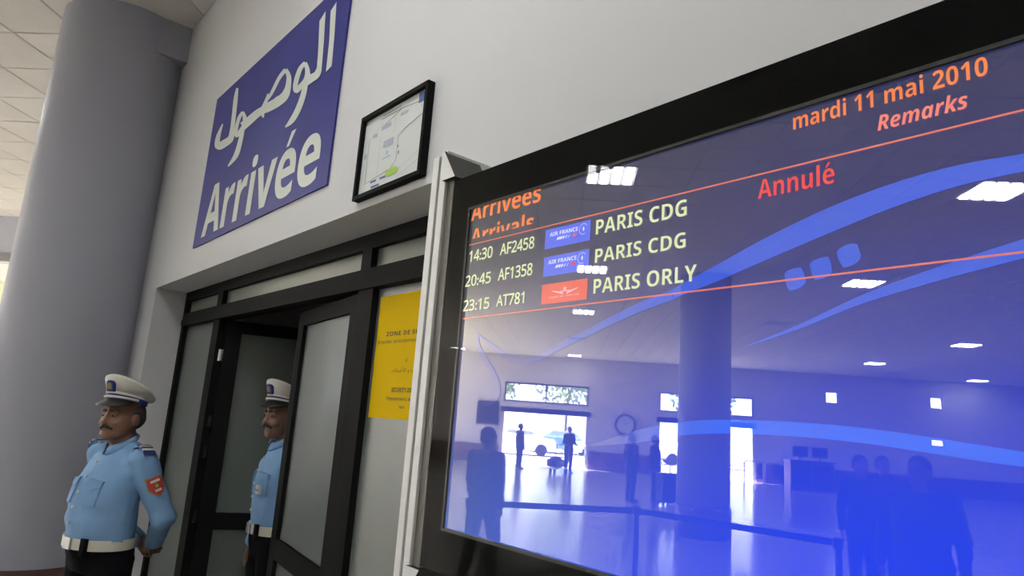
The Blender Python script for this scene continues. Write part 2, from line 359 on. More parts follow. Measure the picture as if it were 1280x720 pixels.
# corridor floor and ceiling beyond the opening
mb = MB(); cs = [pq(-13.5, QL), pq(-5, QL), pq(-5, QL + 2.2), pq(-13.5, QL + 2.2)]
mb.add([(x, y, 0) for x, y in cs] + [(x, y, -.1) for x, y in cs], [(0, 1, 2, 3), (7, 6, 5, 4), (0, 4, 5, 1), (1, 5, 6, 2), (2, 6, 7, 3), (3, 7, 4, 0)])
tag(mb.build('floor', 'floor'), 'pale stone floor of the side corridor', 'floor', kind='structure')

pq_wall('wall_corridor_end', 'p', -5.0, QL, QL + 2.4, 0.15, [], 'pale_yellow', 'closed end wall of the side corridor')
pq_wall('wall_corridor_door', 'p', -13.5, QL, QL + 2.4, -0.15, [(QL + .6, QL + 1.7, -1, 2.1)], 'pale_yellow', 'end wall of the side corridor with a doorway added for daylight')  # unseen doorway added to let a little daylight into the corridor
mb = MB(); mb.add([(x, y, 3.75) for x, y in cs] + [(x, y, 3.9) for x, y in cs], [(3, 2, 1, 0), (4, 5, 6, 7), (0, 4, 5, 1), (1, 5, 6, 2), (2, 6, 7, 3), (3, 7, 4, 0)])
tag(mb.build('ceiling', 'hallwall'), 'plain ceiling of the side corridor', 'ceiling', kind='structure')
# round column by the wall with its stub beam and brown tiled base
CXc, CYc, CR = -5.90, 0.797, 0.45
col = empty('column', (CXc, CYc, 0)); tag(col, 'thick round lavender grey column standing against the arrivals wall', 'column', kind='structure')
mb = MB(); mb.cyl((0, 0, 0.5), (0, 0, ZC + 0.01), CR, n=200); mb.build('column_shaft', 'lav', col, smooth=False)
mb = MB(); mb.cyl((0, 0, 0), (0, 0, 0.535), CR + 0.012, n=96); o = mb.build('column_base', 'dado', col)
for p in o.data.polygons: p.use_smooth = len(p.vertices) == 4
mb = MB(); mb.box(-5.92 - CXc, -5.47 - CXc, 0.80 - CYc, DW + 0.05 - CYc, 4.24, ZC + .01); mb.build('stub_beam', 'lav', col)
# hall column mirrored in the display
hc = mirror(on_z(884, 676, 0)); hcol = empty('column', (hc[0] - 0.33, hc[1] - 0.33, 0)); tag(hcol, 'round column standing free in the middle of the hall', 'column', kind='structure')
mb = MB(); mb.cyl((0, 0, 0), (0, 0, ZC + .01), 0.45, n=64); o = mb.build('column_shaft', 'lav', hcol)
for p in o.data.polygons: p.use_smooth = len(p.vertices) == 4
mb = MB(); mb.cyl((0, 0, 0), (0, 0, 0.5), 0.475, n=64); o = mb.build('column_base', 'dado', hcol)
for p in o.data.polygons: p.use_smooth = len(p.vertices) == 4

# back wall joinery, dado, outside
def pqbox(mb, p0, p1, q0, q1, z0, z1):
    cs = [(*pq(p, q), z) for z in (z0, z1) for p, q in ((p0, q0), (p1, q0), (p1, q1), (p0, q1))]
    mb.add(cs, [(0, 3, 2, 1), (4, 5, 6, 7), (0, 1, 5, 4), (1, 2, 6, 5), (2, 3, 7, 6), (3, 0, 4, 7)])
wn = 0
for qa, qb, lab in ((q1b, q1a, 'beside the arrivals screen board'), (q2b, q2a, 'behind the free-standing column')):
    wn += 1
    fr = empty('window_%d' % wn); tag(fr, 'wide two-pane transom window above the doorway ' + lab, 'window', kind='structure')
    mb = MB(); t = .06
    for r in ((qa, qb, WB, WB + t), (qa, qb, WT - t, WT), (qa, qa + t, WB + t, WT - t), (qb - t, qb, WB + t, WT - t), ((qa + qb) / 2 - t / 2, (qa + qb) / 2 + t / 2, WB + t, WT - t)):
        pqbox(mb, PB - .12, PB - .02, *r)
    mb.build('window_frame', 'black_alu', fr)
    for a, b in ((qa + t, (qa + qb) / 2 - t / 2), ((qa + qb) / 2 + t / 2, qb - t)):
        mb = MB(); pqbox(mb, PB - .08, PB - .07, a, b, WB + t, WT - t); mb.build('pane', 'winglass', fr)
    dr = empty('door_%d' % (wn + 1)); tag(dr, 'open entrance doorway with a dark header ' + lab, 'door', kind='structure')
    mb = MB(); pqbox(mb, PB - .1, PB + .06, qa - .1, qb + .1, DOOR_T, DOOR_T + .2); mb.build('door_header', 'black_alu', dr)
    for a in (qa, qb - .05):
        mb = MB(); pqbox(mb, PB - .2, PB - .02, a, a + .05, 0, DOOR_T); mb.build('door_jamb', 'alu', dr)
for i, (a, b, c_, d_) in enumerate(SQ):
    fr = empty('window_%d' % (3 + i)); tag(fr, ['small square window high above the check-in desk', 'small square window high on the plain stretch of the far wall', 'low slit window under the small square window'][i], 'window', kind='structure')
    mb = MB(); pqbox(mb, PB - .1, PB - .09, a, b, c_, d_); mb.build('pane', 'winglass', fr)
    mb = MB(); t = .02
    for r in ((a, b, c_, c_ + t), (a, b, d_ - t, d_), (a, a + t, c_ + t, d_ - t), (b - t, b, c_ + t, d_ - t)): pqbox(mb, PB - .12, PB - .05, *r)
    mb.build('window_frame', 'black_alu', fr)
for i, (a, b, c_, d_) in enumerate(ADDED_WIN):
    fr = empty('window_%d' % (6 + i)); tag(fr, 'tall added side window lighting the hall, %s from the far entrance wall' % ('first', 'second', 'third', 'fourth', 'fifth')[i], 'window', kind='structure')
    def lbox(nm, p0, p1, z0, z1, q0, q1, m_):
        mb = MB(); pqbox(mb, p0, p1, q0, q1, z0, z1); mb.build(nm, m_, fr)
    for p0, p1, z0, z1 in ((a, b, c_, c_ + .06), (a, b, d_ - .06, d_), (a, a + .06, c_ + .06, d_ - .06), (b - .06, b, c_ + .06, d_ - .06)): lbox('window_frame', p0, p1, z0, z1, QL + .06, QL + .14, 'black_alu')
    lbox('pane', a + .06, b - .06, c_ + .06, d_ - .06, QL + .095, QL + .103, 'winglass')
for i, (a, b) in enumerate(((q1a + .1, QL), (q2a + .1, q1b - .1), (QR, q2b - .1))):
    mb = MB(); pqbox(mb, PB, PB + .02, a, b, 0, .74)
    tag(mb.build('trim_%d' % (i + 1), 'dado'), ['brown tiled dado beside the screen board', 'brown tiled dado between the two entrance doorways', 'brown tiled dado behind the check-in desk'][i], 'dado', kind='structure')

# ------------------------------------------------------------------ ceiling lights
def make_lum(on):
    r = empty('ceiling_light')
    mb = MB(); mb.M = Matrix.Rotation(math.pi / 4, 4, 'Z'); a = .296
    for x0, x1, y0, y1 in ((-a, a, -a, -a + .02), (-a, a, a - .02, a), (-a, -a + .02, -a + .02, a - .02), (a - .02, a, -a + .02, a - .02)): mb.box(x0, x1, y0, y1, -.004, .018)
    mb.build('frame', 'fixture', r)
    mb = MB(); mb.M = Matrix.Rotation(math.pi / 4, 4, 'Z'); mb.box(-a + .02, a - .02, -a + .02, a - .02, .014, .018); mb.build('back_plate', 'fixture' if on else 'darkvent', r)
    for k in range(4):
        mb = MB(); mb.M = Matrix.Rotation(math.pi / 4, 4, 'Z'); y = (k - 1.5) * .137
        mb.box(-.26, .26, y - .042, y + .042, -.010, .012); mb.build('tube', 'tube' if on else 'deadtube', r)
        if k < 3:
            mb = MB(); mb.M = Matrix.Rotation(math.pi / 4, 4, 'Z'); y += .0685; mb.box(-.27, .27, y - .003, y + .003, -.02, .014); mb.build('louvre', 'fixture', r)
    return r
first = {}
for (ci, on) in lum_cells.items():
    r = make_lum(on) if on not in first else copy_tree(first[on]); first.setdefault(on, r)
    r.location = (*pq(*cell_c(ci)), ZC)
    tag(r, 'lit square ceiling light with four fluorescent tubes' if on else 'unlit square ceiling light among the cream tiles', 'ceiling light', 'lit ceiling lights of the hall' if on else 'unlit ceiling lights of the hall')

# ------------------------------------------------------------------ glazed arrivals door
door = empty('door_1', (0, DF, 0)); tag(door, 'dark aluminium glazed double door with sidelights and transom under the blue sign', 'door', kind='structure')
XL0, XL1, XR0, XR1 = -4.49, -4.375, -2.605, -2.48     # mullions either side of the two leaves
FD = 0.07
def fbox(name, x0, x1, z0, z1, y0=0.0, y1=FD, m='black_alu', parent=door, bev=0.0):
    mb = MB(); mb.box(x0, x1, y0, y1, z0, z1); return mb.build(name, m, parent, bevel=bev)
fbox('frame_head', OX0 + .05, OX1 - .05, 2.352, OZ)
fbox('frame_jamb', OX0, OX0 + .05, 0, OZ); fbox('frame_jamb', OX1 - .05, OX1, 0, OZ)
fbox('transom_rail', OX0 + .05, OX1 - .05, 2.215, 2.262, -.004); fbox('transom_rail', OX0 + .05, OX1 - .05, 2.172, 2.215, -.018)
fbox('mullion', XL0, XL1, 0, 2.172); fbox('mullion', XR0, XR1, 0, 2.172)
fbox('mullion', -4.475, -4.385, 2.262, 2.352); fbox('mullion', -2.608, -2.525, 2.262, 2.352)
for a, b in ((OX0 + .05, -4.475), (-4.385, -2.608), (-2.525, OX1 - .05)): fbox('transom_pane', a, b, 2.262, 2.352, .03, .038, 'frost_pale')
for a, b in ((OX0 + .05, XL0), (XR1, OX1 - .05)):
    fbox('sidelight_pane', a, b, .10, 2.172, .03, .038, 'frost'); fbox('bottom_rail', a, b, 0, .10)
def leaf(hx, ang, w, sgn):
    # local u along the leaf from the hinge, v = thickness
    lf = bpy.data.objects.new('door_leaf', None); COL.objects.link(lf); lf.parent = door; lf.location = (hx, .035, 0)
    lf.rotation_euler = (0, 0, ang)
    y0, y1 = -.025, .025; Z1 = 2.165
    def b(name, u0, u1, z0, z1, m='black_alu', a=y0, c=y1):
        mb = MB(); mb.box(u0, u1, a, c, z0, z1); return mb.build(name, m, lf)
    b('stile', 0.0, .09, .01, Z1); b('stile', w - .09, w, .01, Z1)
    b('rail', .09, w - .09, 2.09, Z1); b('rail', .09, w - .09, .935, 1.03); b('rail', .09, w - .09, .01, .12)
    b('pane', .09, w - .09, 1.03, 2.09, 'frost', -.005, .005); b('pane', .09, w - .09, .12, .935, 'frost', -.005, .005)
    s = -1
    mb = MB(); mb.tube([(w - .045, s * .025, 1.0), (w - .045, s * .06, 1.0), (w - .14, s * .06, 1.0)], .009); mb.build('handle', 'steel', lf, smooth=True)
    return lf
L1 = leaf(XL1 + .05, math.radians(72), .86, 1)
R1 = leaf(XR0 - .005, math.pi - math.radians(8), .88, -1)
for z in (1.95, 1.55, 1.37, 1.0, 0.35):
    mb = MB(); mb.cyl((XL1 + .025, .03, z - .035), (XL1 + .025, .03, z + .035), .014, n=10); mb.box(XL1, XL1 + .05, .025, .035, z - .03, z + .03); mb.build('hinge', 'black_alu' if z < 1.9 else 'steel', door)

# room behind the door
BR = 4.6
mb = MB(); mb.box(OX0 - .05, OX1 + .05, DW, DW + .301, -.1, -.0005); tag(mb.build('threshold', 'floor'), 'stone threshold in the opening of the glazed door', 'threshold', kind='structure')
mb = MB(); mb.box(OX0 - 1.5, OX1 + 1.5, DW + .301, BR, -.1, 0); tag(mb.build('floor', 'floor'), 'stone floor of the dim room behind the glazed door', 'floor', kind='structure')
mb = MB(); mb.box(OX0 - 1.5, OX1 + 1.5, BR, BR + .1, 0, 2.9); tag(mb.build('wall_inner_back', 'hallwall'), 'back wall of the dim room behind the glazed door', 'wall', kind='structure')
for s, x in ((-1, OX0 - 1.5), (1, OX1 + 1.5)):
    mb = MB(); mb.box(x, x + s * .1, DW + .301, BR + .1, 0, 2.9); tag(mb.build('wall_inner_left' if s < 0 else 'wall_inner_right', 'hallwall'), 'side wall of the dim room behind the glazed door', 'wall', group='side walls of the dim room', kind='structure')
mb = MB(); mb.box(OX0 - 1.6, OX1 + 1.6, DW + .301, BR + .1, 2.9, 3.0); tag(mb.build('ceiling', 'hallwall'), 'ceiling of the dim room behind the glazed door', 'ceiling', kind='structure')
lp = empty('ceiling_light', (-3.0, 3.2, 2.9)); tag(lp, 'round ceiling lamp added unseen to light the dim room behind the glazed door', 'ceiling light')  # lamp added out of view to light the back room
mb = MB(); mb.cyl((0, 0, -.02), (0, 0, 0), .17, n=24); mb.build('base', 'fixture', lp)
mb = MB(); mb.cyl((0, 0, -.07), (0, 0, -.02), .11, .15, n=24); mb.build('shade', emis('added_warm_shade', (1, .95, .85), 5.0), lp)

# ------------------------------------------------------------------ lettering
_txt = {}
STYLE = {'bold': (0x1D5D4, 0x1D5EE, 0x1D7EC), 'plain': (0x1D5A0, 0x1D5BA, 0x1D7E2), 'italic': (0x1D63C, 0x1D656, 0x1D7EC)}
def styled(s, st):
    b = STYLE[st]; return ''.join(chr(b[0] + ord(c) - 65) if 'A' <= c <= 'Z' else chr(b[1] + ord(c) - 97) if 'a' <= c <= 'z' else chr(b[2] + ord(c) - 48) if '0' <= c <= '9' else c for c in s)
def text_geo(body, bold=0.0, shear=0.0, style=None):
    k = (body, bold, shear, style)
    if k in _txt: return _txt[k]
    if style:
        raw = body; body = styled(body.replace('é', 'e'), style)
        if 'é' in raw:
            v, f = text_geo(body, bold, shear); v = v.copy(); f = list(f)
            for i, ch in enumerate(raw):
                if ch != 'é': continue
                a = text_geo(body[:i], bold, shear)[0][:, 0].max() if i else 0.0; b = text_geo(body[:i + 1], bold, shear)[0][:, 0].max()
                c0 = (a + b) / 2 + .02; t = .05 if style == 'bold' else .03; n0 = len(v)
                v = np.vstack([v, [(c0 - t - .03, .60), (c0 + t * .3 - .02, .60), (c0 + .14, .765), (c0 + .02, .765)]]); f.append((n0, n0 + 1, n0 + 2, n0 + 3))
            _txt[k] = (v, f); return _txt[k]
    c = bpy.data.curves.new('t', 'FONT'); c.body = body; c.offset = bold; c.shear = shear; c.resolution_u = 4
    me = evaluated_mesh(bpy.data.objects.new('t', c))
    v = np.array([x.co[:2] for x in me.vertices]); f = [tuple(p.vertices) for p in me.polygons]
    bpy.data.meshes.remove(me); bpy.data.curves.remove(c)
    _txt[k] = (v, f); return _txt[k]
CAPS = {None: 0.682, 'bold': 0.714, 'plain': 0.714, 'italic': 0.714}
def text_on(name, body, x0, x1, zb, caph, y, m, parent, bold=0.0, shear=0.0, style=None, clip=None, org=(0, 0, 0)):
    """flat lettering on a plane of constant y, from x0 to x1 with its baseline at zb"""
    v, f = text_geo(body, bold, shear, style)
    sx = (x1 - x0) / (v[:, 0].max() - v[:, 0].min()); sz = caph / (CAPS[style] + bold)
    X = x0 + (v[:, 0] - v[:, 0].min()) * sx; Z = zb + v[:, 1] * sz
    me = bpy.data.meshes.new(name); me.from_pydata([(a - org[0], y - org[1], b - org[2]) for a, b in zip(X, Z)], [], f)
    if clip:
        bm = bmesh.new(); bm.from_mesh(me)
        for zc, keep_above in clip:
            g = bm.verts[:] + bm.edges[:] + bm.faces[:]
            bmesh.ops.bisect_plane(bm, geom=g, plane_co=(0, 0, zc - org[2]), plane_no=(0, 0, 1), clear_inner=keep_above, clear_outer=not keep_above)
        bm.to_mesh(me); bm.free()
    me.materials.append(MT[m] if isinstance(m, str) else m)
    o = bpy.data.objects.new(name, me); COL.objects.link(o); o.parent = parent; return o
def flat(name, polys, y, m, parent, org=(0, 0, 0)):
    mb = MB()
    polys = [P if sum(P[k][0] * P[(k + 1) % len(P)][1] - P[(k + 1) % len(P)][0] * P[k][1] for k in range(len(P))) > 0 else P[::-1] for P in polys]
    for i_, P in enumerate(polys): mb.add([(x - org[0], y - org[1] - i_ * 6e-6, z - org[2]) for x, z in P], [tuple(range(len(P)))])
    me = bpy.data.meshes.new(name); me.from_pydata(mb.v, [], mb.f); me.materials.append(MT[m] if isinstance(m, str) else m)
    o = bpy.data.objects.new(name, me); COL.objects.link(o); o.parent = parent; return o
def ribbon(pts, ws):
    out = []; P = [Vector(p) for p in pts]; N = []
    for i in range(len(P)):
        d = (P[min(i + 1, len(P) - 1)] - P[max(i - 1, 0)]).normalized(); N.append(Vector((-d.y, d.x)))
    for i in range(len(P) - 1):
        a, b = P[i], P[i + 1]; wa, wb = ws[i] / 2, ws[i + 1] / 2
        out.append([tuple(a + N[i] * wa), tuple(b + N[i + 1] * wb), tuple(b - N[i + 1] * wb), tuple(a - N[i] * wa)])
    return out
def smooth_pts(pts, ws, k=5):
    """Catmull-Rom through the points"""
    P = np.array([(*p, w) for p, w in zip(pts, ws)], float); out = []
    for i in range(len(P) - 1):
        p0, p1, p2, p3 = P[max(i - 1, 0)], P[i], P[i + 1], P[min(i + 2, len(P) - 1)]
        for t in np.linspace(0, 1, k, endpoint=False):
            out.append(.5 * (2 * p1 + (p2 - p0) * t + (2 * p0 - 5 * p1 + 4 * p2 - p3) * t * t + (3 * p1 - p0 - 3 * p2 + p3) * t ** 3))
    out.append(P[-1]); out = np.array(out); return [tuple(o[:2]) for o in out], [max(1e-4, o[2]) for o in out]

# blue sign on the wall
SX0, SX1, SZ0, SZ1 = -4.425, -2.59, 2.585, 3.58
sg = empty('arrivals_sign', (-3.5, DW, SZ0)); so_ = (-3.5, DW, SZ0); tag(sg, 'large blue wall sign reading Arrivée and its Arabic word in white', 'sign')
mb = MB(); mb.box(SX0 + 3.5, SX1 + 3.5, -.010, -.001, 0, SZ1 - SZ0); mb.build('sign_panel', 'blue_sign', sg)
YS = DW - .0115
pa = on_y(251, 297, YS); pr = on_y(399.6, 195, YS); pt = on_y(269, 231, YS)
text_on('lettering', 'Arrivée', pa[0], pr[0], pa[2], (pt[2] - pa[2]) * 1.0, YS, 'white_vinyl', sg, bold=.006, style='bold', org=so_)
Z2 = lambda X, Y: (330 + X / 4.5, Y / 4.5)
Z1 = lambda X, Y: (260 + X / 5.144, 80 + Y / 5.144)
polys_px = [[Z2(*p) for p in ((408, 10), (375, 62), (367, 230), (348, 404), (381, 370), (396, 200))],
            [Z2(*p) for p in ((347, 62), (312, 118), (304, 300), (296, 395), (323, 400), (337, 230))]]
def rib(Zf, pts, ws, k=5):
    s = 4.5 if Zf is Z2 else 5.144; a, b = smooth_pts([Zf(*p) for p in pts], [w_ * 1.1 / s for w_ in ws], k); polys_px.extend(ribbon(a, b))
rib(Z2, [(311, 385), (296, 420), (262, 442), (234, 462)], [26, 34, 40, 40])
rib(Z2, [(232, 352), (205, 385), (185, 440), (176, 490), (182, 512), (205, 488), (238, 450), (245, 400), (232, 352)], [18, 22, 24, 24, 22, 26, 30, 24, 18])
rib(Z2, [(238, 440), (222, 530), (190, 620), (155, 680), (120, 716)], [26, 28, 30, 26, 6])
rib(Z2, [(12, 572), (45, 520), (85, 440), (122, 392)], [10, 16, 18, 20])
rib(Z2, [(122, 390), (140, 430), (136, 490), (116, 540), (70, 578), (8, 612)], [18, 24, 30, 42, 46, 44])
rib(Z1, [(463, 228), (400, 275), (330, 310), (270, 360), (225, 400)], [50, 44, 42, 46, 46])
rib(Z1, [(388, 190), (372, 245), (352, 300), (356, 345)], [8, 20, 26, 10])
rib(Z1, [(225, 308), (200, 350), (182, 420), (182, 460), (205, 440), (235, 395), (237, 345), (225, 308)], [16, 20, 20, 22, 26, 28, 22, 16])
rib(Z1, [(226, 410), (208, 500), (180, 590), (130, 658)], [24, 26, 28, 8])
rib(Z1, [(190, 155), (180, 220), (168, 330), (156, 430), (146, 480), (112, 508), (70, 530), (62, 500), (72, 450), (97, 385)], [12, 24, 24, 26, 36, 42, 40, 30, 22, 6])
PR = []
for P in polys_px:
    q = [on_y(x, y, YS) for x, y in P]; PR.append([(a[0], a[2]) for a in q])
flat('lettering', PR, YS, 'white_vinyl', sg, so_)

# framed plan above the door
PX0, PX1, PZ0, PZ1 = -2.300, -1.838, 2.447, 2.785
pf = empty('framed_plan', (-2.07, DW, PZ0)); po = (-2.07, DW, PZ0); tag(pf, 'small black-framed building plan with a green oval hung beside the blue sign', 'picture frame')
t = .017
for a, b, c_, d_ in ((PX0, PX1, PZ0, PZ0 + t), (PX0, PX1, PZ1 - t, PZ1), (PX0, PX0 + t, PZ0 + t, PZ1 - t), (PX1 - t, PX1, PZ0 + t, PZ1 - t)):
    mb = MB(); mb.box(a - po[0], b - po[0], -.030, -.001, c_ - po[2], d_ - po[2]); mb.build('frame_bar', 'black_alu', pf, bevel=.002)
mb = MB(); mb.box(PX0 + t - po[0], PX1 - t - po[0], -.014, -.004, t, PZ1 - PZ0 - t); pap = mb.build('plan_sheet', 'paper', pf)
def fp(u, v): return (PX0 + t + u * (PX1 - PX0 - 2 * t), PZ1 - t - v * (PZ1 - PZ0 - 2 * t))
YP = DW - .0150
lw = .0028
def line(uvs, w_=lw): return ribbon([fp(*a) for a in uvs], [w_] * len(uvs))
pl = line([(.1, .28), (.1, .86), (.52, .80), (.60, .72), (.60, .42), (.70, .36), (.98, .28)], .003) + line([(.30, .20), (.62, .08), (.92, .0 + .12), (.92, .2)], .003)
flat('plan_line', pl, YP, 'ink_grey', pap, po)
pl = line([(.10, .28), (.32, .14)], .002) + line([(.30, .3), (.30, .82)], .002) + line([(.52, .12), (.52, .34)], .002) + line([(.62, .86), (.95, .72)], .0015) + line([(.62, .88), (.62, .95), (.95, .83)], .0015)
flat('plan_line', pl, YP, 'ink_lilac', pap, po)
def prect(u0, v0, u1, v1): return [fp(u0, v0), fp(u1, v0), fp(u1, v1), fp(u0, v1)]
for B_ in (prect(.36, .40, .52, .49), prect(.16, .24, .24, .29), prect(.30, .18, .46, .24), prect(.60, .14, .72, .18), prect(.36, .62, .50, .635), prect(.04, .46, .08, .52)): flat('plan_block', [B_], YP - .0002, 'ink_lilac', pap, po)
for B_ in (prect(.30, .04, .60, .052), prect(.28, .075, .64, .088), prect(.62, .62, .64, .66), prect(.60, .54, .62, .57)): flat('plan_block', [B_], YP - .0002, 'ink_grey', pap, po)
for B_ in (prect(.2, .86, .30, .885), prect(.36, .86, .46, .885), prect(.22, .93, .36, .955), prect(.87, .015, .97, .14)): flat('plan_caption', [B_], YP - .0002, 'ink_blue', pap, po)
flat('plan_marker', [prect(.425, .545, .45, .60)], YP - .0004, 'ink_cyan', pap, po)
cg = fp(.55, .845); flat('green_oval', [[(cg[0] + .043 * math.cos(a * math.pi / 12), cg[1] + .016 * math.sin(a * math.pi / 12) + .012 * math.cos(a * math.pi / 12) * .0) for a in range(24)]], YP - .0006, 'ink_green', pap, po)

# yellow notice on the right sidelight
YX0, YZ0, YZ1 = -2.455, 1.652, 2.137
_a, _b = on_y(483, 420.5, DF)[0], on_y(522.5, 415, DF)[0]; _c = _a + (_b - _a) * (14.0 / 13.0) / 2      # middle of its first line
YX1 = 2 * _c - YX0
yn = empty('yellow_notice', (YX0, DF, YZ0)); yo = (YX0, DF, YZ0); tag(yn, 'yellow security zone notice stuck on the frosted sidelight', 'notice')
mb = MB(); mb.box(0, YX1 - YX0, .0275, .0295, 0, YZ1 - YZ0); mb.build('notice_sheet', 'yellow', yn)
YY = DF + .0268
def ytext(body, x0, x1, yb, caph, bold=0.0):
    style = None if ord(body[0]) > 255 else ('bold' if body.isupper() else 'plain')
    a = on_y(x0[0], x0[1], YY); text_on('lettering', body, a[0], x1, a[2], caph, YY, 'ink', yn, bold=(.014 if style == 'plain' else .004) if style else bold, style=style, org=yo)
yc = (YX0 + YX1) / 2
def ycent(body, px, caph, bold=0.0):
    a = on_y(px[0], px[1], YY); ytext(body, px, 2 * yc - a[0], 0, caph, bold)
ycent('ZONE DE SURETE', (483, 420.5), .017, .02)
ycent('Entrée strictement réservée', (473, 430), .012)
ycent('\ufe94\ufed8\ufec4\ufee8\ufee3', (509, 452), .016, .03)
ycent('\ufebb\ufe8e\ufea8\ufeb7\ufef7\ufe8d \u0648 \ufe90\ufe8e\ufedb\ufead', (489, 465), .014)
ycent('SECURITY ZONE', (489, 490), .017, .02)
ycent('Passengers access', (483, 500), .013)
ycent('level', (505, 511), .012)

# ------------------------------------------------------------------ flight display
fd = empty('flight_display', (-1.40, DT, 0)); fo = (-1.40, DT, 0)
tag(fd, 'large black flight information display on a grooved aluminium post', 'display screen')
TX0, TX1, TZ0, TZ1 = -1.345, 0.115, 1.342, 2.252
AX0, AX1, AZ0, AZ1 = -1.272, 0.030, 1.434, 2.163
def tb(name, x0, x1, y0, y1, z0, z1, m, bev=0.0, parent=fd):
    mb = MB(); mb.box(x0 - fo[0], x1 - fo[0], y0 - fo[1], y1 - fo[1], z0, z1); return mb.build(name, m, parent, bevel=bev)
tb('housing', TX0, TX1, DT + .016, DT + .12, TZ0, TZ1, 'black', .004)
g = .006
for a, b, c_, d_ in ((TX0, TX1, TZ0, AZ0 - g), (TX0, TX1, AZ1 + g, TZ1), (TX0, AX0 - g, AZ0 - g, AZ1 + g), (AX1 + g, TX1, AZ0 - g, AZ1 + g)):
    tb('bezel', a, b, DT + .006, DT + .016, c_, d_, 'bezel')
for a, b, c_, d_ in ((AX0 - g, AX1 + g, AZ0 - g, AZ0), (AX0 - g, AX1 + g, AZ1, AZ1 + g), (AX0 - g, AX0, AZ0, AZ1), (AX1, AX1 + g, AZ0, AZ1)):
    tb('bezel_lip', a, b, DT + .0055, DT + .016, c_, d_, 'bezel_in')
# screen picture: blue gradient; stray-light haze is painted into its left-hand colours
m = bpy.data.materials.new('screen_picture'); m.use_nodes = True; nt = m.node_tree; nt.nodes.clear()
out = nt.nodes.new('ShaderNodeOutputMaterial'); em = nt.nodes.new('ShaderNodeEmission'); nt.links.new(em.outputs[0], out.inputs[0])
tc = nt.nodes.new('ShaderNodeTexCoord'); sp = nt.nodes.new('ShaderNodeSeparateXYZ'); nt.links.new(tc.outputs['Object'], sp.inputs[0])
mv = nt.nodes.new('ShaderNodeMapRange'); mv.inputs['From Min'].default_value = AZ1; mv.inputs['From Max'].default_value = AZ0; nt.links.new(sp.outputs['Z'], mv.inputs['Value'])
mu = nt.nodes.new('ShaderNodeMapRange'); mu.inputs['From Min'].default_value = AX0 - fo[0]; mu.inputs['From Max'].default_value = AX1 - fo[0]; nt.links.new(sp.outputs['X'], mu.inputs['Value'])
def ramp(stops):
    r = nt.nodes.new('ShaderNodeValToRGB'); el = r.color_ramp.elements
    while len(el) > 1: el.remove(el[-1])
    el[0].position = stops[0][0]; el[0].color = (*srgb(*stops[0][1]), 1)
    for p, c_ in stops[1:]: e = el.new(p); e.color = (*srgb(*c_), 1)
    nt.links.new(mv.outputs[0], r.inputs[0]); return r
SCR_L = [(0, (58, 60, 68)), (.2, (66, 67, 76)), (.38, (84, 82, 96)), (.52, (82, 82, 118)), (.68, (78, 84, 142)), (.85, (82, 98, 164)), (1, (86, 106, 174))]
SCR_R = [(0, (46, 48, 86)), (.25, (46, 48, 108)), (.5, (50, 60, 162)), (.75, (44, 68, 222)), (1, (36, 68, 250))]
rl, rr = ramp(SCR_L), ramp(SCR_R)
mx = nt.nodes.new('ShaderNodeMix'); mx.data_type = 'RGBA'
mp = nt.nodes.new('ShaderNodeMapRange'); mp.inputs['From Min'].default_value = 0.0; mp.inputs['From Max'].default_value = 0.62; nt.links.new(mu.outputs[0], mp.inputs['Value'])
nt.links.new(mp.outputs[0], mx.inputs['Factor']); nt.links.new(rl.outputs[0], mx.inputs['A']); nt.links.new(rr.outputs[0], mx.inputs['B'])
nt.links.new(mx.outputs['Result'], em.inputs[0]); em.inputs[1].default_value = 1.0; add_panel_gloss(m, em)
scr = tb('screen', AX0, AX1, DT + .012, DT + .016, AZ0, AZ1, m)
tb('front_glass', TX0, TX1, DT, DT + .004, TZ0, TZ1, 'tvglass')
YD = DT + .0112
def spx(x, y): a = on_y(x, y, YD); return (a[0], a[2])
E_PALE = screen_emis('pale_screen_text', srgb(212, 222, 172)); E_OR = screen_emis('orange_screen_text', srgb(236, 128, 66)); E_RED = screen_emis('red_screen_text', srgb(228, 70, 60))
E_SAL = screen_emis('salmon_screen_text', srgb(236, 128, 110)); E_LINE = screen_emis('orange_screen_line', srgb(216, 112, 92)); E_BL = screen_emis('air_tile_blue', srgb(84, 104, 232)); E_RD = screen_emis('air_tile_red', srgb(226, 92, 78)); E_W = screen_emis('tile_white', srgb(205, 214, 245)); E_PK = screen_emis('tile_pink', srgb(238, 176, 190)); E_TR = screen_emis('tile_red_mark', srgb(220, 80, 78))
E_WAVE = screen_emis('wave_blue', srgb(60, 92, 214)); E_WAVE2 = screen_emis('wave_bright', srgb(54, 102, 244)); E_WAVE3 = screen_emis('wave_faint', srgb(92, 92, 178)); E_WAVE4 = screen_emis('wave_pale', srgb(74, 80, 160))
E_WAVE4 = wave_mat('wave_pale', srgb(76, 80, 150), srgb(60, 92, 214), spx(650, 440)[0] - fo[0], spx(850, 365)[0] - fo[0]); E_WAVE2 = wave_mat('wave_bright', srgb(86, 96, 190), srgb(54, 102, 244), spx(760, 545)[0] - fo[0], spx(900, 540)[0] - fo[0])
def stext(body, lb, rb, lt, m, bold=0.0, style='bold', clip=None):
    """left bottom, right bottom and left top pixel of the line as the display shows it"""
    a = spx(*lb); b = spx(*rb); c_ = spx(*lt)
    zb = (a[1] + b[1]) / 2
    cl = [(zb + k * (c_[1] - a[1]), up) for k, up in clip] if clip else None
    return text_on('lettering', body, a[0], b[0], zb, c_[1] - a[1], YD - .001, m, scr, bold=bold, style=style, clip=cl, org=fo)
T7 = lambda X, Y: (560 + X / 3.6, 220 + Y / 3.6)
T8 = lambda X, Y: (880 + X / 2.77, 40 + Y / 2.77)
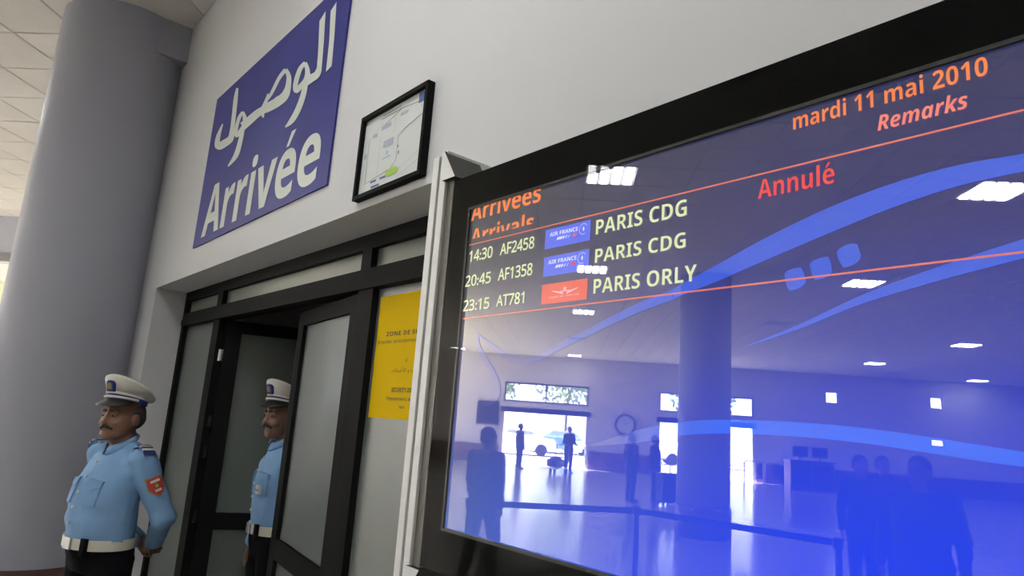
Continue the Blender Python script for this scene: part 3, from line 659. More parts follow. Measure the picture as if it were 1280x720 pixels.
for body, l, r_, tt in (('14:30', (95, 388), (200, 365), (95, 340)), ('AF2458', (234, 357), (388, 323), (236, 307)), ('20:45', (78, 500), (193, 479), (80, 452)), ('AF1358', (225, 472), (380, 443), (227, 421)), ('23:15', (68, 611), (186, 593), (70, 563)), ('AT781', (217, 588), (343, 570), (219, 539))):
    stext(body, T7(*l), T7(*r_), T7(*tt), E_PALE, .016, 'plain')
for body, l, r_, tt in (('PARIS CDG', (666, 265), (1075, 178), (668, 200)), ('PARIS CDG', (662, 393), (1070, 320), (664, 332)), ('PARIS ORLY', (655, 533), (1120, 470), (657, 468))):
    stext(body, T7(*l), T7(*r_), T7(*tt), E_PALE, -.006, 'bold')
stext('mardi 11 mai 2010', T8(310, 338), T8(985, 150), T8(307, 285), E_OR, -.004, 'bold')
stext('Remarks', T8(602, 343), T8(916, 263), T8(602, 291), E_SAL, 0.0, 'italic')
stext('Annulé', T8(188, 580), T8(453, 522), T8(188, 516), E_RED, -.006, 'bold')
stext('Arrivées', (589, 277), (676, 251.5), (588, 257), E_OR, 0.0, 'bold', [(.70, False)])
stext('Arrivals', (588.5, 307.5), (667, 288), (588.5, 288), E_OR, 0.0, 'bold', [(.40, True)])
def sline(a, b, w_): return ribbon([spx(*a), spx(*b)], [w_, w_])
flat('rule_line', sline((586.4, 306.7), (1280, 137.5), .0026) , YD - .0006, E_LINE, scr, fo)
flat('rule_line', sline((578, 398.6), (1280, 315), .0026), YD - .0006, E_LINE, scr, fo)
T6 = lambda X, Y: (670 + X / 6, 265 + Y / 6)
for k, (cs, mt) in enumerate((((75, 135), (413, 60), (405, 212), (65, 283)), E_BL), (((62, 345), (402, 275), (395, 433), (53, 490)), E_BL), (((48, 550), (388, 495), (382, 655), (40, 697)), E_RD)) if False else enumerate(((((75, 135), (413, 60), (405, 212), (65, 283)), E_BL), (((62, 345), (402, 275), (395, 433), (53, 490)), E_BL), (((48, 550), (388, 495), (382, 655), (40, 697)), E_RD))):
    Q = [spx(*T6(*c_)) for c_ in cs]
    x0 = (Q[0][0] + Q[3][0]) / 2; x1 = (Q[1][0] + Q[2][0]) / 2; z1 = (Q[0][1] + Q[1][1]) / 2; z0 = (Q[2][1] + Q[3][1]) / 2; W_, H_ = x1 - x0, z1 - z0
    flat('airline_tile', [[(x0, z0), (x1, z0), (x1, z1), (x0, z1)]], YD - .0005, mt, scr, fo)
    fx = lambda u, v: (x0 + u * W_, z0 + v * H_)
    if k < 2:
        text_on('lettering', 'AIR FRANCE', *[fx(u, 0)[0] for u in (.11, .74)], fx(0, .60)[1], .20 * H_, YD - .001, E_W, scr, bold=.004, style='bold', org=fo)
        st = []
        for i in range(5):
            u = .27 + i * .065; wd = (.055, .048, .036, .024, .014)[i]; st.append([fx(u, .36), fx(u + wd, .36), fx(u + wd + .03, .50), fx(u + .03, .50)])
        flat('tile_stripe', st, YD - .001, E_W, scr, fo)
        flat('tile_stripe', [[fx(.62, .36), fx(.70, .36), fx(.73, .50), fx(.65, .50)]], YD - .001, E_TR, scr, fo)
        c0 = fx(.855, .62); rr_ = .085 * W_
        ring = [(c0[0] + rr_ * math.cos(a), c0[1] + rr_ * math.sin(a)) for a in np.linspace(.6, 5.2, 14)]
        flat('tile_emblem', ribbon(ring, [.0010] * 14) + [[(c0[0] - .2 * rr_, c0[1]), (c0[0] + .1 * rr_, c0[1] - .5 * rr_), (c0[0] + .3 * rr_, c0[1] + .1 * rr_), (c0[0], c0[1] + .5 * rr_)]], YD - .001, E_W, scr, fo)
    else:
        wing = []
        for s in (-1, 1):
            a, b = smooth_pts([fx(.53 + s * u, v) for u, v in ((.04, .44), (.12, .50), (.20, .56), (.29, .62))], [.004, .0035, .003, .001], 4); wing += ribbon(a, b)
        star = [fx(.53 + .05 * math.cos(math.pi / 2 + i * math.pi / 5) * (1 if i % 2 == 0 else .42), .66 + .13 * math.sin(math.pi / 2 + i * math.pi / 5) * (1 if i % 2 == 0 else .42)) for i in range(10)]
        flat('tile_emblem', wing + [star] + [[fx(.40, .53), fx(.66, .53), fx(.62, .57), fx(.44, .57)]], YD - .001, E_PK, scr, fo)
        text_on('lettering', 'royal air maroc', fx(.17, 0)[0], fx(.84, 0)[0], fx(0, .27)[1], .11 * H_, YD - .001, E_PK, scr, org=fo)
def band(up, lo, m, y):
    ua, _ = smooth_pts(up, [1] * len(up), 5); la, _ = smooth_pts(lo, [1] * len(lo), 5)
    n_ = len(ua); la = [la[round(i * (len(la) - 1) / (n_ - 1))] for i in range(n_)]
    flat('wave_band', [[spx(*ua[i]), spx(*ua[i + 1]), spx(*la[i + 1]), spx(*la[i])] for i in range(n_ - 1)], y, m, scr, fo)
band([(840, 362), (900, 329), (960, 296), (1040, 258), (1120, 228), (1200, 206), (1282, 192)], [(840, 374), (900, 350), (960, 324), (1040, 290), (1120, 258), (1200, 232), (1282, 214)], E_WAVE, YD - .0003)
# right hand ends of the bands go on to the screen edge
def band_ext(z0, z1, m):
    x = spx(1280, 300)[0]; flat('wave_band', [[(x, z0[0]), (AX1, z1[0]), (AX1, z1[1]), (x, z0[1])]], YD - .0003, m, scr, fo)
band_ext((spx(1280, 192)[1], spx(1280, 214)[1]), (spx(1280, 192)[1] + .012, spx(1280, 214)[1] + .006), E_WAVE)
band([(932, 433), (1000, 405), (1080, 368), (1180, 331), (1282, 298)], [(932, 434), (1000, 411), (1080, 379), (1180, 349), (1282, 322)], E_WAVE, YD - .0003)
band([(738, 556), (800, 537), (855, 527), (920, 525), (1000, 528), (1080, 535), (1160, 546), (1230, 557), (1282, 565)], [(738, 558), (800, 553), (855, 544), (920, 542), (1000, 546), (1080, 554), (1160, 566), (1230, 577), (1282, 584)], E_WAVE2, YD - .0003)
TZ = lambda X, Y: (560 + X / 6, 400 + Y / 6)
a, b = smooth_pts([(842, 368), (800, 384)] + [TZ(*p) for p in ((1200, 18), (1050, 95), (900, 165), (780, 230), (680, 285), (600, 312), (530, 312), (450, 280), (330, 190), (225, 108))], [12, 11, 9, 8, 8, 7, 6, 6, 6, 5, 4, 2], 5)
flat('wave_band', [[spx(*p) for p in P] for P in ribbon(a, b)], YD - .0003, E_WAVE4, scr, fo)
a, b = smooth_pts([TZ(*p) for p in ((222, 108), (230, 190), (275, 290), (335, 390), (365, 480), (365, 560), (320, 612), (230, 662))], [2, 4, 6, 7, 8, 8, 7, 2], 5)
flat('wave_band', [[spx(*p) for p in P] for P in ribbon(a, b)], YD - .0003, E_WAVE4, scr, fo)
TS = lambda X, Y: (960 + X / 8, 290 + Y / 8)
for P in (((165, 420), (195, 388), (250, 368), (330, 358), (352, 390), (372, 440), (383, 500), (352, 538), (300, 570), (220, 590), (190, 545), (172, 480)),
          ((418, 318), (455, 285), (510, 262), (600, 246), (622, 285), (637, 340), (638, 408), (600, 446), (550, 468), (472, 482), (445, 440), (428, 380)),
          ((688, 200), (715, 165), (770, 135), (830, 116), (893, 122), (908, 165), (932, 230), (918, 285), (880, 312), (820, 345), (758, 355), (720, 305), (700, 255))):
    flat('blue_square', [[spx(*TS(*p)) for p in P]], YD - .0003, E_WAVE, scr, fo)

# post with its groove, corner brackets
PXA, PXB = -1.437, -1.372
post = tb('support_post', PXA, PXA + .026, DT - .004, DT + .2, 0, 2.332, 'alu', .002)
tb('post_groove', PXA + .026, PXA + .037, DT + .006, DT + .2, 0, 2.325, 'alu_dark')
tb('support_post', PXA + .037, PXB - .002, DT - .004, DT + .2, 0, 2.338, 'alu', .002)
tb('edge_strip', PXB - .002, TX0, DT + .004, DT + .10, TZ0 - .02, TZ1 + .004, 'taupe')
tb('post_foot', PXA - .12, PXB + .12, DT - .15, DT + .22, 0, .012, 'alu')
for zb, s in ((2.254, 1), (1.338, -1)):
    tri = [(-1.377, zb + s * .080), (-1.377, zb), (-1.322, zb)]
    mb = MB(); vs = [(x - fo[0], y - fo[1], z) for y in (DT - .012, DT + .10) for x, z in tri]
    mb.add(vs, [(0, 1, 2), (5, 4, 3), (0, 3, 4, 1), (1, 4, 5, 2), (2, 5, 3, 0)]); mb.build('corner_bracket', 'bezel_in', fd)
    mb = MB(); mb.add([(x - fo[0], DT - .0125 - fo[1], z) for x, z in tri] + [(x - fo[0], DT - .0121 - fo[1], z) for x, z in tri], [(0, 1, 2), (5, 4, 3), (0, 3, 4, 1), (1, 4, 5, 2), (2, 5, 3, 0)]); mb.build('bracket_plate', 'alu', fd)
tb('wall_mount', -1.29, -1.25, DT + .105, DW, 2.235, 2.275, 'alu'); tb('wall_mount', -.30, -.26, DT + .12, DW, 1.75, 1.85, 'alu')

# ------------------------------------------------------------------ people
def remeshed(mb, voxel, it=3, wob=0.0, seed=0):
    me = bpy.data.meshes.new('tmp'); me.from_pydata(mb.v, [], mb.f); me.update()
    bm = bmesh.new(); bm.from_mesh(me); bmesh.ops.recalc_face_normals(bm, faces=bm.faces[:]); bm.to_mesh(me); bm.free()
    o = bpy.data.objects.new('tmp', me)
    r = o.modifiers.new('r', 'REMESH'); r.mode = 'VOXEL'; r.voxel_size = voxel
    s = o.modifiers.new('s', 'SMOOTH'); s.iterations = it; s.factor = .5
    res = evaluated_mesh(o); bpy.data.meshes.remove(me)
    if wob:
        N0 = [v.normal.copy() for v in res.vertices]
        C0 = [v.co.copy() for v in res.vertices]
        for i_, (n_, c_) in enumerate(zip(N0, C0)):
            k = noise.noise(Vector((c_.x * 7 + seed, c_.y * 7, c_.z * 13))) + .6 * noise.noise(Vector((c_.x * 16, c_.y * 16 + seed, c_.z * 22)))
            C0[i_] = c_ + n_ * k * wob
        res.vertices.foreach_set('co', [x for c_ in C0 for x in c_])
    return res
def ering(c, rx, ry, n=24, tilt=0.0):
    return [(c[0] + rx * math.cos(2 * math.pi * k / n), c[1] + ry * math.sin(2 * math.pi * k / n), c[2] + tilt * rx * math.cos(2 * math.pi * k / n)) for k in range(n)]
def hand(mb, w_, d, nrm, thumb, curl, sc=1.0):
    w_ = Vector(w_); d = Vector(d).normalized(); nrm = Vector(nrm); nrm = (nrm - d * nrm.dot(d)).normalized(); s = d.cross(nrm) * thumb
    for k, (ln, r) in enumerate(((.068, .0095), (.076, .0098), (.070, .0095), (.056, .0085))):
        b = w_ + d * .082 * sc + s * (1.5 - k) * .0205 * sc
        mb.capsule(w_ + s * (1.5 - k) * .010 * sc, b, .017 * sc, .0125 * sc, 8)
        p = b; a = 0.0
        for j, fr in enumerate((.45, .32, .23)):
            a += curl * (1.0 if j else .7); q = p + (d * math.cos(a) + nrm * math.sin(a)) * ln * fr * sc
            mb.capsule(p, q, r * sc, r * .92 * sc, 8); p = q
    b = w_ + d * .028 * sc + s * .030 * sc; p = b + (d * .75 + s * .6 + nrm * .2).normalized() * .042 * sc; q = p + (d * .9 + s * .15 + nrm * .45).normalized() * .034 * sc
    mb.capsule(w_ + d * .01, b, .016 * sc, .014 * sc, 8); mb.capsule(b, p, .013 * sc, .0105 * sc, 8); mb.capsule(p, q, .0105 * sc, .009 * sc, 8)
def person(label, loc, face, H=1.70, voxel=.008, belly=0.0, girth=1.0, arms='down', head_yaw=0.0, skin='skin', top='jacket', bottom='trousers', hair='hair', officer=False, group=None, stride=0.0, hem=.86, jowl=0.0, depth=1.0, head_fwd=0.0):
    P = empty('person', loc, math.atan2(face[1], face[0])); k = H / 1.70; P.scale = (k, k, k)
    tag(P, label, 'person', group)
    HR = Matrix.Translation((head_fwd, 0, 1.5)) @ Matrix.Rotation(head_yaw, 4, 'Z') @ Matrix.Diagonal((1.05, 1.05, 1.03, 1)) @ Matrix.Translation((0, 0, -1.5))
    sh = .178 * girth
    SH = {s: Vector((-.015, s * sh, 1.375)) for s in (1, -1)}
    if arms == 'back':
        EL = {s: Vector((-.115, s * (sh + .085), 1.115)) for s in (1, -1)}; WR = {1: Vector((-.215, .085, .965)), -1: Vector((-.225, -.075, .945))}
        HD = {1: Vector((-.10, -.9, -.25)), -1: Vector((-.05, .9, -.12))}; HN = {1: Vector((-1, 0, 0)), -1: Vector((-1, 0, 0))}
    elif arms == 'front':
        EL = {s: Vector((.02, s * (sh + .06), 1.10)) for s in (1, -1)}; WR = {s: Vector((.26, s * .16, 1.04)) for s in (1, -1)}
        HD = {s: Vector((1, 0, 0)) for s in (1, -1)}; HN = {s: Vector((0, 0, -1)) for s in (1, -1)}
    else:
        EL = {s: Vector((-.02 - s * stride * .12, s * (sh + .065), 1.105)) for s in (1, -1)}; WR = {s: Vector((.03 - s * stride * .25, s * (sh + .085), .865)) for s in (1, -1)}
        HD = {s: Vector((.05, 0, -1)) for s in (1, -1)}; HN = {s: Vector((0, -s, 0)) for s in (1, -1)}
    HIP = {s: Vector((0, s * .088 * girth, .90)) for s in (1, -1)}
    KN = {s: Vector((.012 + s * stride * .22, s * .098, .475)) for s in (1, -1)}; AN = {s: Vector((-.01 + s * stride * .34, s * .10, .085)) for s in (1, -1)}
    torso = [(.86, 0, .125, .170), (.93, .004 + belly * .25, .132 + belly * .30, .172), (1.0, .008 + belly * .55, .130 + belly * .62, .168 + belly * .3), (1.08, .012 + belly * .72, .132 + belly * .72, .168 + belly * .32),
             (1.17, .014 + belly * .58, .132 + belly * .58, .172 + belly * .22), (1.26, .012 + belly * .30, .130 + belly * .30, .180), (1.34, .0, .118 + belly * .06, .178), (1.395, -.012, .088, .150), (1.43, -.014, .062, .085)]
    torso = [(z, x * depth, rx * depth, ry) for z, x, rx, ry in torso]
    def torso_mb(mb, inf, z0=0, sc=1.0):
        mb.loft([ering((x, 0, z), (rx + inf) * sc, (ry * girth + inf) * sc) for z, x, rx, ry in torso if z >= z0])
    # body: one continuous skin mesh
    mb = MB(); torso_mb(mb, -.012)
    for s in (1, -1):
        mb.capsule(SH[s], EL[s], .048, .038); mb.capsule(EL[s], WR[s], .037, .025); hand(mb, WR[s], HD[s], HN[s], s if arms != 'front' else -s, .42 if arms != 'back' else .55)
        mb.capsule(HIP[s], KN[s], .085, .056); mb.capsule(KN[s], AN[s], .054, .036); mb.capsule(AN[s] + Vector((-.03, 0, -.045)), AN[s] + Vector((.14, s * .015, -.05)), .032, .026)
    mb.capsule((-.015, 0, 1.36), (.0, 0, 1.50), .058 + jowl * .2, .054 + jowl * .2)
    mb.M = HR
    mb.ell((-.004, 0, 1.601), (.098, .077, .094)); mb.ell((.024, 0, 1.545), (.072 + jowl * .1, .062 + jowl * .3, .085)); mb.ell((.052, 0, 1.498), (.042, .042 + jowl * .3, .036))
    mb.ell((.070, 0, 1.482), (.022, .024, .018)); mb.capsule((.086, 0, 1.592), (.108, 0, 1.552), .010, .0135, 8); mb.ell((.098, 0, 1.548), (.012, .019, .010))
    for s in (1, -1):
        mb.ell((.068, s * .034, 1.546), (.026, .026, .022)); mb.ell((.074, s * .030, 1.606), (.020, .026, .010)); mb.ell((-.008, s * .079, 1.563), (.019, .010, .032), .15)
        mb.ell((.080, s * .029, 1.584), (.011, .017, .011))
    mb.ell((.082, 0, 1.517), (.014, .024, .007)); mb.ell((.080, 0, 1.504), (.013, .020, .007))
    mb.M = Matrix.Identity(4)
    link('body', remeshed(mb, .0065 if officer else voxel * .8, 3), skin, P, True)
    for s in (1, -1):
        mb = MB(); mb.M = HR; mb.ell((.0855, s * .0295, 1.5825), (.0075, .012, .0065)); e = mb.build('eye', 'eye', P, True)
        mb = MB(); mb.M = HR; mb.ell((.0915, s * .0295, 1.5825), (.0025, .005, .0055)); mb.build('iris', 'hair', e, True)
        mb = MB(); mb.M = HR; mb.capsule((.0935, s * .014, 1.605), (.082, s * .048, 1.607), .0055, .004, 8); mb.build('eyebrow', hair, P, True)
    mb = MB(); mb.M = HR; mb.ell((.087, 0, 1.509), (.006, .022, .003)); mb.build('mouth', 'red' if False else 'skin2', P, True)
    # hair
    mb = MB(); mb.M = HR; mb.ell((-.018, 0, 1.622 if not officer else 1.600), (.097, .082, .088 if not officer else .070)); mb.ell((-.045, 0, 1.575), (.068, .078, .065)); hm = remeshed(mb, .008, 2); link('hair', hm, hair, P, True)
    # clothes
    mb = MB(); torso_mb(mb, .004, hem if top != 'shirt' else .95)
    if top != 'shirt': mb.loft([ering((0, 0, hem - .10), .150, .190 * girth), ering((0.004, 0, hem + .06), .146, .184 * girth)])
    for s in (1, -1):
        mb.capsule(SH[s], EL[s], .066 * girth, .056 * girth); mb.capsule(EL[s], EL[s].lerp(WR[s], .97), .054 * girth, .043)
        if officer: mb.capsule(EL[s].lerp(WR[s], .80), EL[s].lerp(WR[s], .96), .047, .047)
        mb.capsule(SH[s] + Vector((.0, -s * .09, .035)), SH[s] + Vector((0, -s * .01, 0)), .052, .058)
    shm = link('shirt' if officer else 'jacket', remeshed(mb, voxel, 4, .0085, len(label) % 17), top, P, True)
    mb = MB(); mb.loft([ering(((belly * .5 + .004) * depth, 0, .99), (.138 + belly * .58) * depth, .174 * girth), ering((belly * .2, 0, .92), (.140 + belly * .35) * depth, .178 * girth), ering((0, 0, .84), .125 * depth, .165 * girth)])
    for s in (1, -1): mb.capsule(HIP[s] + Vector((0, 0, -.03)), KN[s], .106 * girth, .082); mb.capsule(KN[s], AN[s] + Vector((0, 0, .0)), .080, .064)
    link('trousers', remeshed(mb, max(voxel, .009), 4, .006), bottom, P, True)
    for s in (1, -1):
        mb = MB(); b = AN[s]; mb.capsule(b + Vector((-.045, 0, -.042)), b + Vector((.06, s * .008, -.046)), .042, .042); mb.capsule(b + Vector((.05, s * .008, -.046)), b + Vector((.16, s * .018, -.055)), .042, .030); mb.capsule(b + Vector((-.02, 0, .01)), b + Vector((-.015, 0, -.03)), .046, .046)
        link('shoe', remeshed(mb, .010, 2), 'shoe', P, True)
    if not officer: return P
    # shirt details
    mb = MB(); zb = .985; bx_ = (belly * .5 + .006) * depth; br_ = (.147 + belly * .60) * depth
    mb.loft([ering((bx_, 0, zb - .026), br_ - .001, .182 * girth), ering((bx_, 0, zb + .024), br_, .183 * girth)], cap=False)
    mb.loft([ering((bx_, 0, zb + .024), br_, .183 * girth), ering((bx_, 0, zb + .022), br_ - .01, .172 * girth)], cap=False)
    be = mb.build('belt', 'belt', P, True); xf = bx_ + br_
    mb = MB(); mb.box(xf - .012, xf + .008, -.030, .030, zb - .027, zb + .026); mb.build('buckle', 'steel', be, bevel=.003)
    mb = MB(); a_ = .55; mb.box(-.01, .012, -.018, .018, zb - .05, zb + .03); mb.M = Matrix.Identity(4)
    mb.v = [(x + bx_ + br_ * math.cos(a_), y + .183 * girth * math.sin(a_), z) for x, y, z in mb.v]; mb.build('belt_pouch', 'navy', be, bevel=.003)
    for s in (1, -1):
        mb = MB(); rings = []
        for t_ in np.linspace(.12, math.pi, 9):
            cx_, cy_ = math.cos(t_), s * math.sin(t_); hx_ = -.006
            rings.append([(hx_ + .066 * cx_ + head_fwd * .5, .064 * cy_, 1.472 - .034 * cx_), (hx_ + .080 * cx_ + head_fwd * .4, .080 * cy_, 1.446 - .050 * cx_), (hx_ + .076 * cx_ + head_fwd * .4, .074 * cy_, 1.436 - .046 * cx_), (hx_ + .061 * cx_ + head_fwd * .5, .059 * cy_, 1.465 - .034 * cx_)])
        mb.loft(rings); mb.build('collar', top, P, True)
        # epaulette strap and slide, wrapped over the shoulder
        for f0, f1, hw, m_, nm, lift in ((-58, 62, .024, top, 'epaulette', .003), (-5, 60, .029, 'capblue', 'rank_slide', .007), (16, 24, .030, 'capwhite', 'rank_stripe', .009), (36, 44, .030, 'capwhite', 'rank_stripe', .009)):
            mb = MB(); R_ = .066 * girth + lift; rings = []
            for t_ in np.linspace(math.radians(f0), math.radians(f1), 6):
                c_ = SH[s] + Vector((.012, s * R_ * math.sin(t_), R_ * math.cos(t_))); n_ = Vector((0, s * math.sin(t_), math.cos(t_))) * .004
                rings.append([tuple(c_ + Vector((-hw, 0, 0)) - n_), tuple(c_ + Vector((hw, 0, 0)) - n_), tuple(c_ + Vector((hw, 0, 0)) + n_), tuple(c_ + Vector((-hw, 0, 0)) + n_)])
            mb.loft(rings); mb.build(nm, m_, P)
        # chest pocket flap
        zc_ = 1.27; xs = .012 + belly * .30 + .130 + belly * .30
        def on_chest(y, z):
            i = max(j for j in range(len(torso) - 1) if torso[j][0] <= z); f_ = (z - torso[i][0]) / (torso[i + 1][0] - torso[i][0]); q = [torso[i][m_] * (1 - f_) + torso[i + 1][m_] * f_ for m_ in range(4)]
            ry = q[3] * girth + .012; return (q[1] + (q[2] + .012) * math.sqrt(max(0, 1 - (y / ry) ** 2)), y, z)
        for nm, pts in (('pocket_flap', ((.045, 1.285), (.125, 1.275), (.125, 1.25), (.085, 1.235), (.045, 1.258))), ('pocket', ((.047, 1.258), (.085, 1.236), (.123, 1.25), (.122, 1.16), (.049, 1.165)))):
            mb = MB(); o_ = .004 if nm == 'pocket_flap' else .0015; pp = [on_chest(s * y, z) for y, z in pts]; n_ = len(pp)
            mb.add([(x + o_, y, z) for x, y, z in pp] + [(x - .01, y, z) for x, y, z in pp], [tuple(range(n_)), tuple(range(2 * n_ - 1, n_ - 1, -1))] + [(i, (i + 1) % n_, n_ + (i + 1) % n_, n_ + i) for i in range(n_)]); mb.build(nm, 'shirt_dk' if nm == 'pocket_flap' else top, P)
    for z in (1.36, 1.29, 1.22, 1.15, 1.08):
        x, y, z = on_chest(0, z); mb = MB(); mb.cyl((x - .004, 0, z), (x + .003, 0, z), .006, n=8); mb.build('button', 'capwhite', P)
    # shoulder patch on the left sleeve: shield
    cpt = SH[1].lerp(EL[1], .46); ax = (EL[1] - SH[1]).normalized(); outw = Vector((.25, 1, .12)); outw = (outw - ax * outw.dot(ax)).normalized(); sd_ = ax.cross(outw)
    shield = [(-.032, -.042), (.032, -.042), (.034, .012), (.018, .036), (0, .046), (-.018, .036), (-.034, .012)]
    for nm, sc, m_, off in (('shoulder_patch', 1.14, 'gold', .0655 * girth), ('patch_field', 1.0, 'red', .0675 * girth)):
        mb = MB(); pp = [cpt + outw * (off - 9.0 * (u * sc) ** 2) + sd_ * u * sc + ax * v * sc for u, v in shield]; pb = [p - outw * .012 for p in pp]; n_ = 7
        cc = cpt + outw * off
        mb.add([tuple(p) for p in pp + pb] + [tuple(cc)], [(i, (i + 1) % n_, 14) for i in range(n_)] + [(i, (i + 1) % n_, n_ + (i + 1) % n_, n_ + i) for i in range(n_)]); mb.build(nm, m_, P)
    for v0, hw in ((-.024, .022), (.022, .015)):
        mb = MB(); b_ = cpt + outw * (.0685 * girth) + ax * v0; mb.add([tuple(b_ + sd_ * a_ + ax * c_ + outw * (.0015 - 9 * a_ * a_)) for a_, c_ in ((-hw, -.006), (hw, -.006), (hw, .006), (-hw, .006))] , [(0, 1, 2, 3)]); mb.build('patch_mark', 'capwhite', P)
    mb = MB(); b_ = cpt + outw * (.0700 * girth); mb.add([tuple(b_ + sd_ * .012 * math.cos(i * math.pi / 5 + .3) * (1 if i % 2 else .45) + ax * .012 * math.sin(i * math.pi / 5 + .3) * (1 if i % 2 else .45)) for i in range(10)], [tuple(range(10))]); mb.build('patch_mark', 'ink_green', P)
    # moustache
    mb = MB(); mb.M = HR
    for s in (1, -1): mb.capsule((.101, s * .006, 1.531), (.087, s * .032, 1.521), .0085, .0055, 8)
    mb.build('moustache', 'hair' if skin == 'skin' else 'hair', P, True)
    # peaked cap
    cp = bpy.data.objects.new('cap', None); COL.objects.link(cp); cp.parent = P
    def cm(): m_ = MB(); m_.M = Matrix.Translation((-.004, 0, .010)) @ HR @ Matrix.Diagonal((.955, .955, 1, 1)); return m_
    tl = .12
    mb = cm(); mb.loft([ering((-.005, 0, 1.634), .104, .086, 40, tl), ering((-.004, 0, 1.668), .106, .088, 40, tl + .10)], cap=False); mb.build('cap_band', 'capblue', cp, True)
    mb = cm(); mb.loft([ering((-.004, 0, 1.658), .1085, .0905, 40, tl + .08), ering((-.004, 0, 1.668), .1085, .0905, 40, tl + .10)], cap=False); mb.build('cap_piping', 'capwhite', cp, True)
    mb = cm(); mb.loft([ering((-.004, 0, 1.664), .106, .088, 40, tl + .10), ering((-.009, 0, 1.684), .116, .100, 40, .34), ering((-.014, 0, 1.699), .128, .114, 40, .46), ering((-.015, 0, 1.706), .129, .115, 40, .48), ering((-.013, 0, 1.715), .118, .104, 40, .48), ering((-.008, 0, 1.719), .075, .066, 40, .46), ering((-.004, 0, 1.719), .02, .02, 40, .45)]); mb.build('cap_crown', 'capwhite', cp, True)
    mb = cm(); top_ = []; out_ = []; n_ = 17
    for i in range(n_):
        a_ = -1.25 + 2.5 * i / (n_ - 1); top_.append((-.005 + .108 * math.cos(a_), .089 * math.sin(a_), 1.640 + tl * .1 * math.cos(a_))); ex = .052 * math.cos(a_ * 1.25) ** .7 if abs(a_) < 1.24 else 0; out_.append((-.005 + (.108 + ex) * math.cos(a_), (.089 + ex * .75) * math.sin(a_), 1.642 - ex * .42))
    vs = top_ + out_; vs2 = [(x, y, z - .004) for x, y, z in vs]; N2 = 2 * n_
    mb.add(vs + vs2, [(i, i + 1, n_ + i + 1, n_ + i) for i in range(n_ - 1)] + [(N2 + i, N2 + n_ + i, N2 + n_ + i + 1, N2 + i + 1) for i in range(n_ - 1)] + [(n_ + i, n_ + i + 1, N2 + n_ + i + 1, N2 + n_ + i) for i in range(n_ - 1)]); mb.build('visor', 'black', cp, True)
    mb = cm(); mb.tube([(-.004 + .1095 * math.cos(a_), .0915 * math.sin(a_), 1.648 + .016 * math.cos(a_)) for a_ in np.linspace(-1.35, 1.35, 15)], .0065, 8); mb.build('chin_strap', 'capwhite', cp, True)
    # badge: dark blue arch with a dull gold centre
    for nm, sc, m_, off in (('cap_badge', 1.0, 'capblue', .004), ('badge_centre', .58, 'gold', .008)):
        mb = cm(); arch = [(-.021, -.030), (.021, -.030), (.021, .012)] + [(.021 * math.cos(t_), .012 + .021 * math.sin(t_)) for t_ in np.linspace(.3, math.pi - .3, 7)] + [(-.021, .012)]
        pp = [(.108 + off + .25 * (v * sc + .03) - 2.2 * (u * sc) ** 2, u * sc, 1.712 + v * sc * .85) for u, v in arch]; n_ = len(pp)
        mb.add(pp + [(x - .02, y, z) for x, y, z in pp], [tuple(range(n_)), tuple(range(2 * n_ - 1, n_ - 1, -1))] + [(i, (i + 1) % n_, n_ + (i + 1) % n_, n_ + i) for i in range(n_)]); mb.build(nm, m_, cp)
    return P
def stand_at(x, rng):                 # spot on the floor under a pixel column at this range, with the line of sight there
    y = CY + (_vp @ _hn) / _hn[1] + (x - CX) * math.tan(ROLL); r = ray(x, y); r = r / math.hypot(r[0], r[1]); return np.array([r[0] * rng, r[1] * rng, 0]), np.array([r[0], r[1]])
def facing(los, a):                   # a = 0: profile towards picture-left, a = 90: towards the camera
    right = np.array([los[1], -los[0]]) ; a = math.radians(a); return -right * math.cos(a) - los * math.sin(a)
p1, l1 = stand_at(162, 4.02)
person('stout officer in blue shirt and white cap, hands behind his back, by the column', tuple(p1), facing(l1, 30), H=1.68, voxel=.008, belly=.034, girth=1.06, depth=.90, arms='back', head_yaw=.28, head_fwd=.015, skin='skin', top='shirt', bottom='navy', hair='hair_grey', officer=True, jowl=.05)
p2, l2 = stand_at(361, 4.22)
o2 = person('slim officer in blue shirt and white cap half hidden by the open door', tuple(p2), facing(l2, 16), H=1.73, voxel=.008, belly=.0, girth=.92, depth=.84, arms='down', head_yaw=.42, head_fwd=.03, skin='skin2', top='shirt', bottom='navy', hair='hair', officer=True)
tagm = MB(); tagm.box(.115, .132, .040, .105, 1.17, 1.215); tg = tagm.build('name_badge', 'paper', o2, bevel=.002)
tagm = MB(); tagm.box(.1315, .133, .046, .099, 1.186, 1.194); tagm.build('badge_stripe', 'ink_grey', tg)

# people of the hall, seen mirrored in the display
def hall_person(label, x, depth, a, **kw):
    y = CY + (_vp @ _hn) / _hn[1] + (x - CX) * math.tan(ROLL); r = ray(x, y); P = CAM + r * (depth / F_PX); P = mirror(P); P[2] = 0
    los = mirror(np.array([r[0], r[1], 0])) - np.array([0, 2 * DT, 0]); los = los[:2] / np.hypot(*los[:2]); f_ = np.array([los[0], los[1]])
    c_, s_ = math.cos(math.radians(a)), math.sin(math.radians(a)); f_ = np.array([f_[0] * c_ - f_[1] * s_, f_[0] * s_ + f_[1] * c_])
    return person(label, tuple(P), f_, voxel=.012, **kw)
hall_person('man in a dark jacket walking between the barrier and the display', 611, 7.4, 40, H=1.60, girth=1.1, stride=.35, skin='skin2')
hall_person('man in charcoal standing next to a companion with luggage near the clock', 790, 17.0, 60, H=1.60, girth=1.25, skin='skin2')
hall_person('person in dark brown with luggage at their feet near the clock', 819, 17.4, 100, H=1.60, girth=1.3, top='jacket2', skin='skin2')
hall_person('traveller pushing a luggage trolley through the entrance doorway', 712, 25.5, 150, H=1.68, skin='skin2', arms='front')
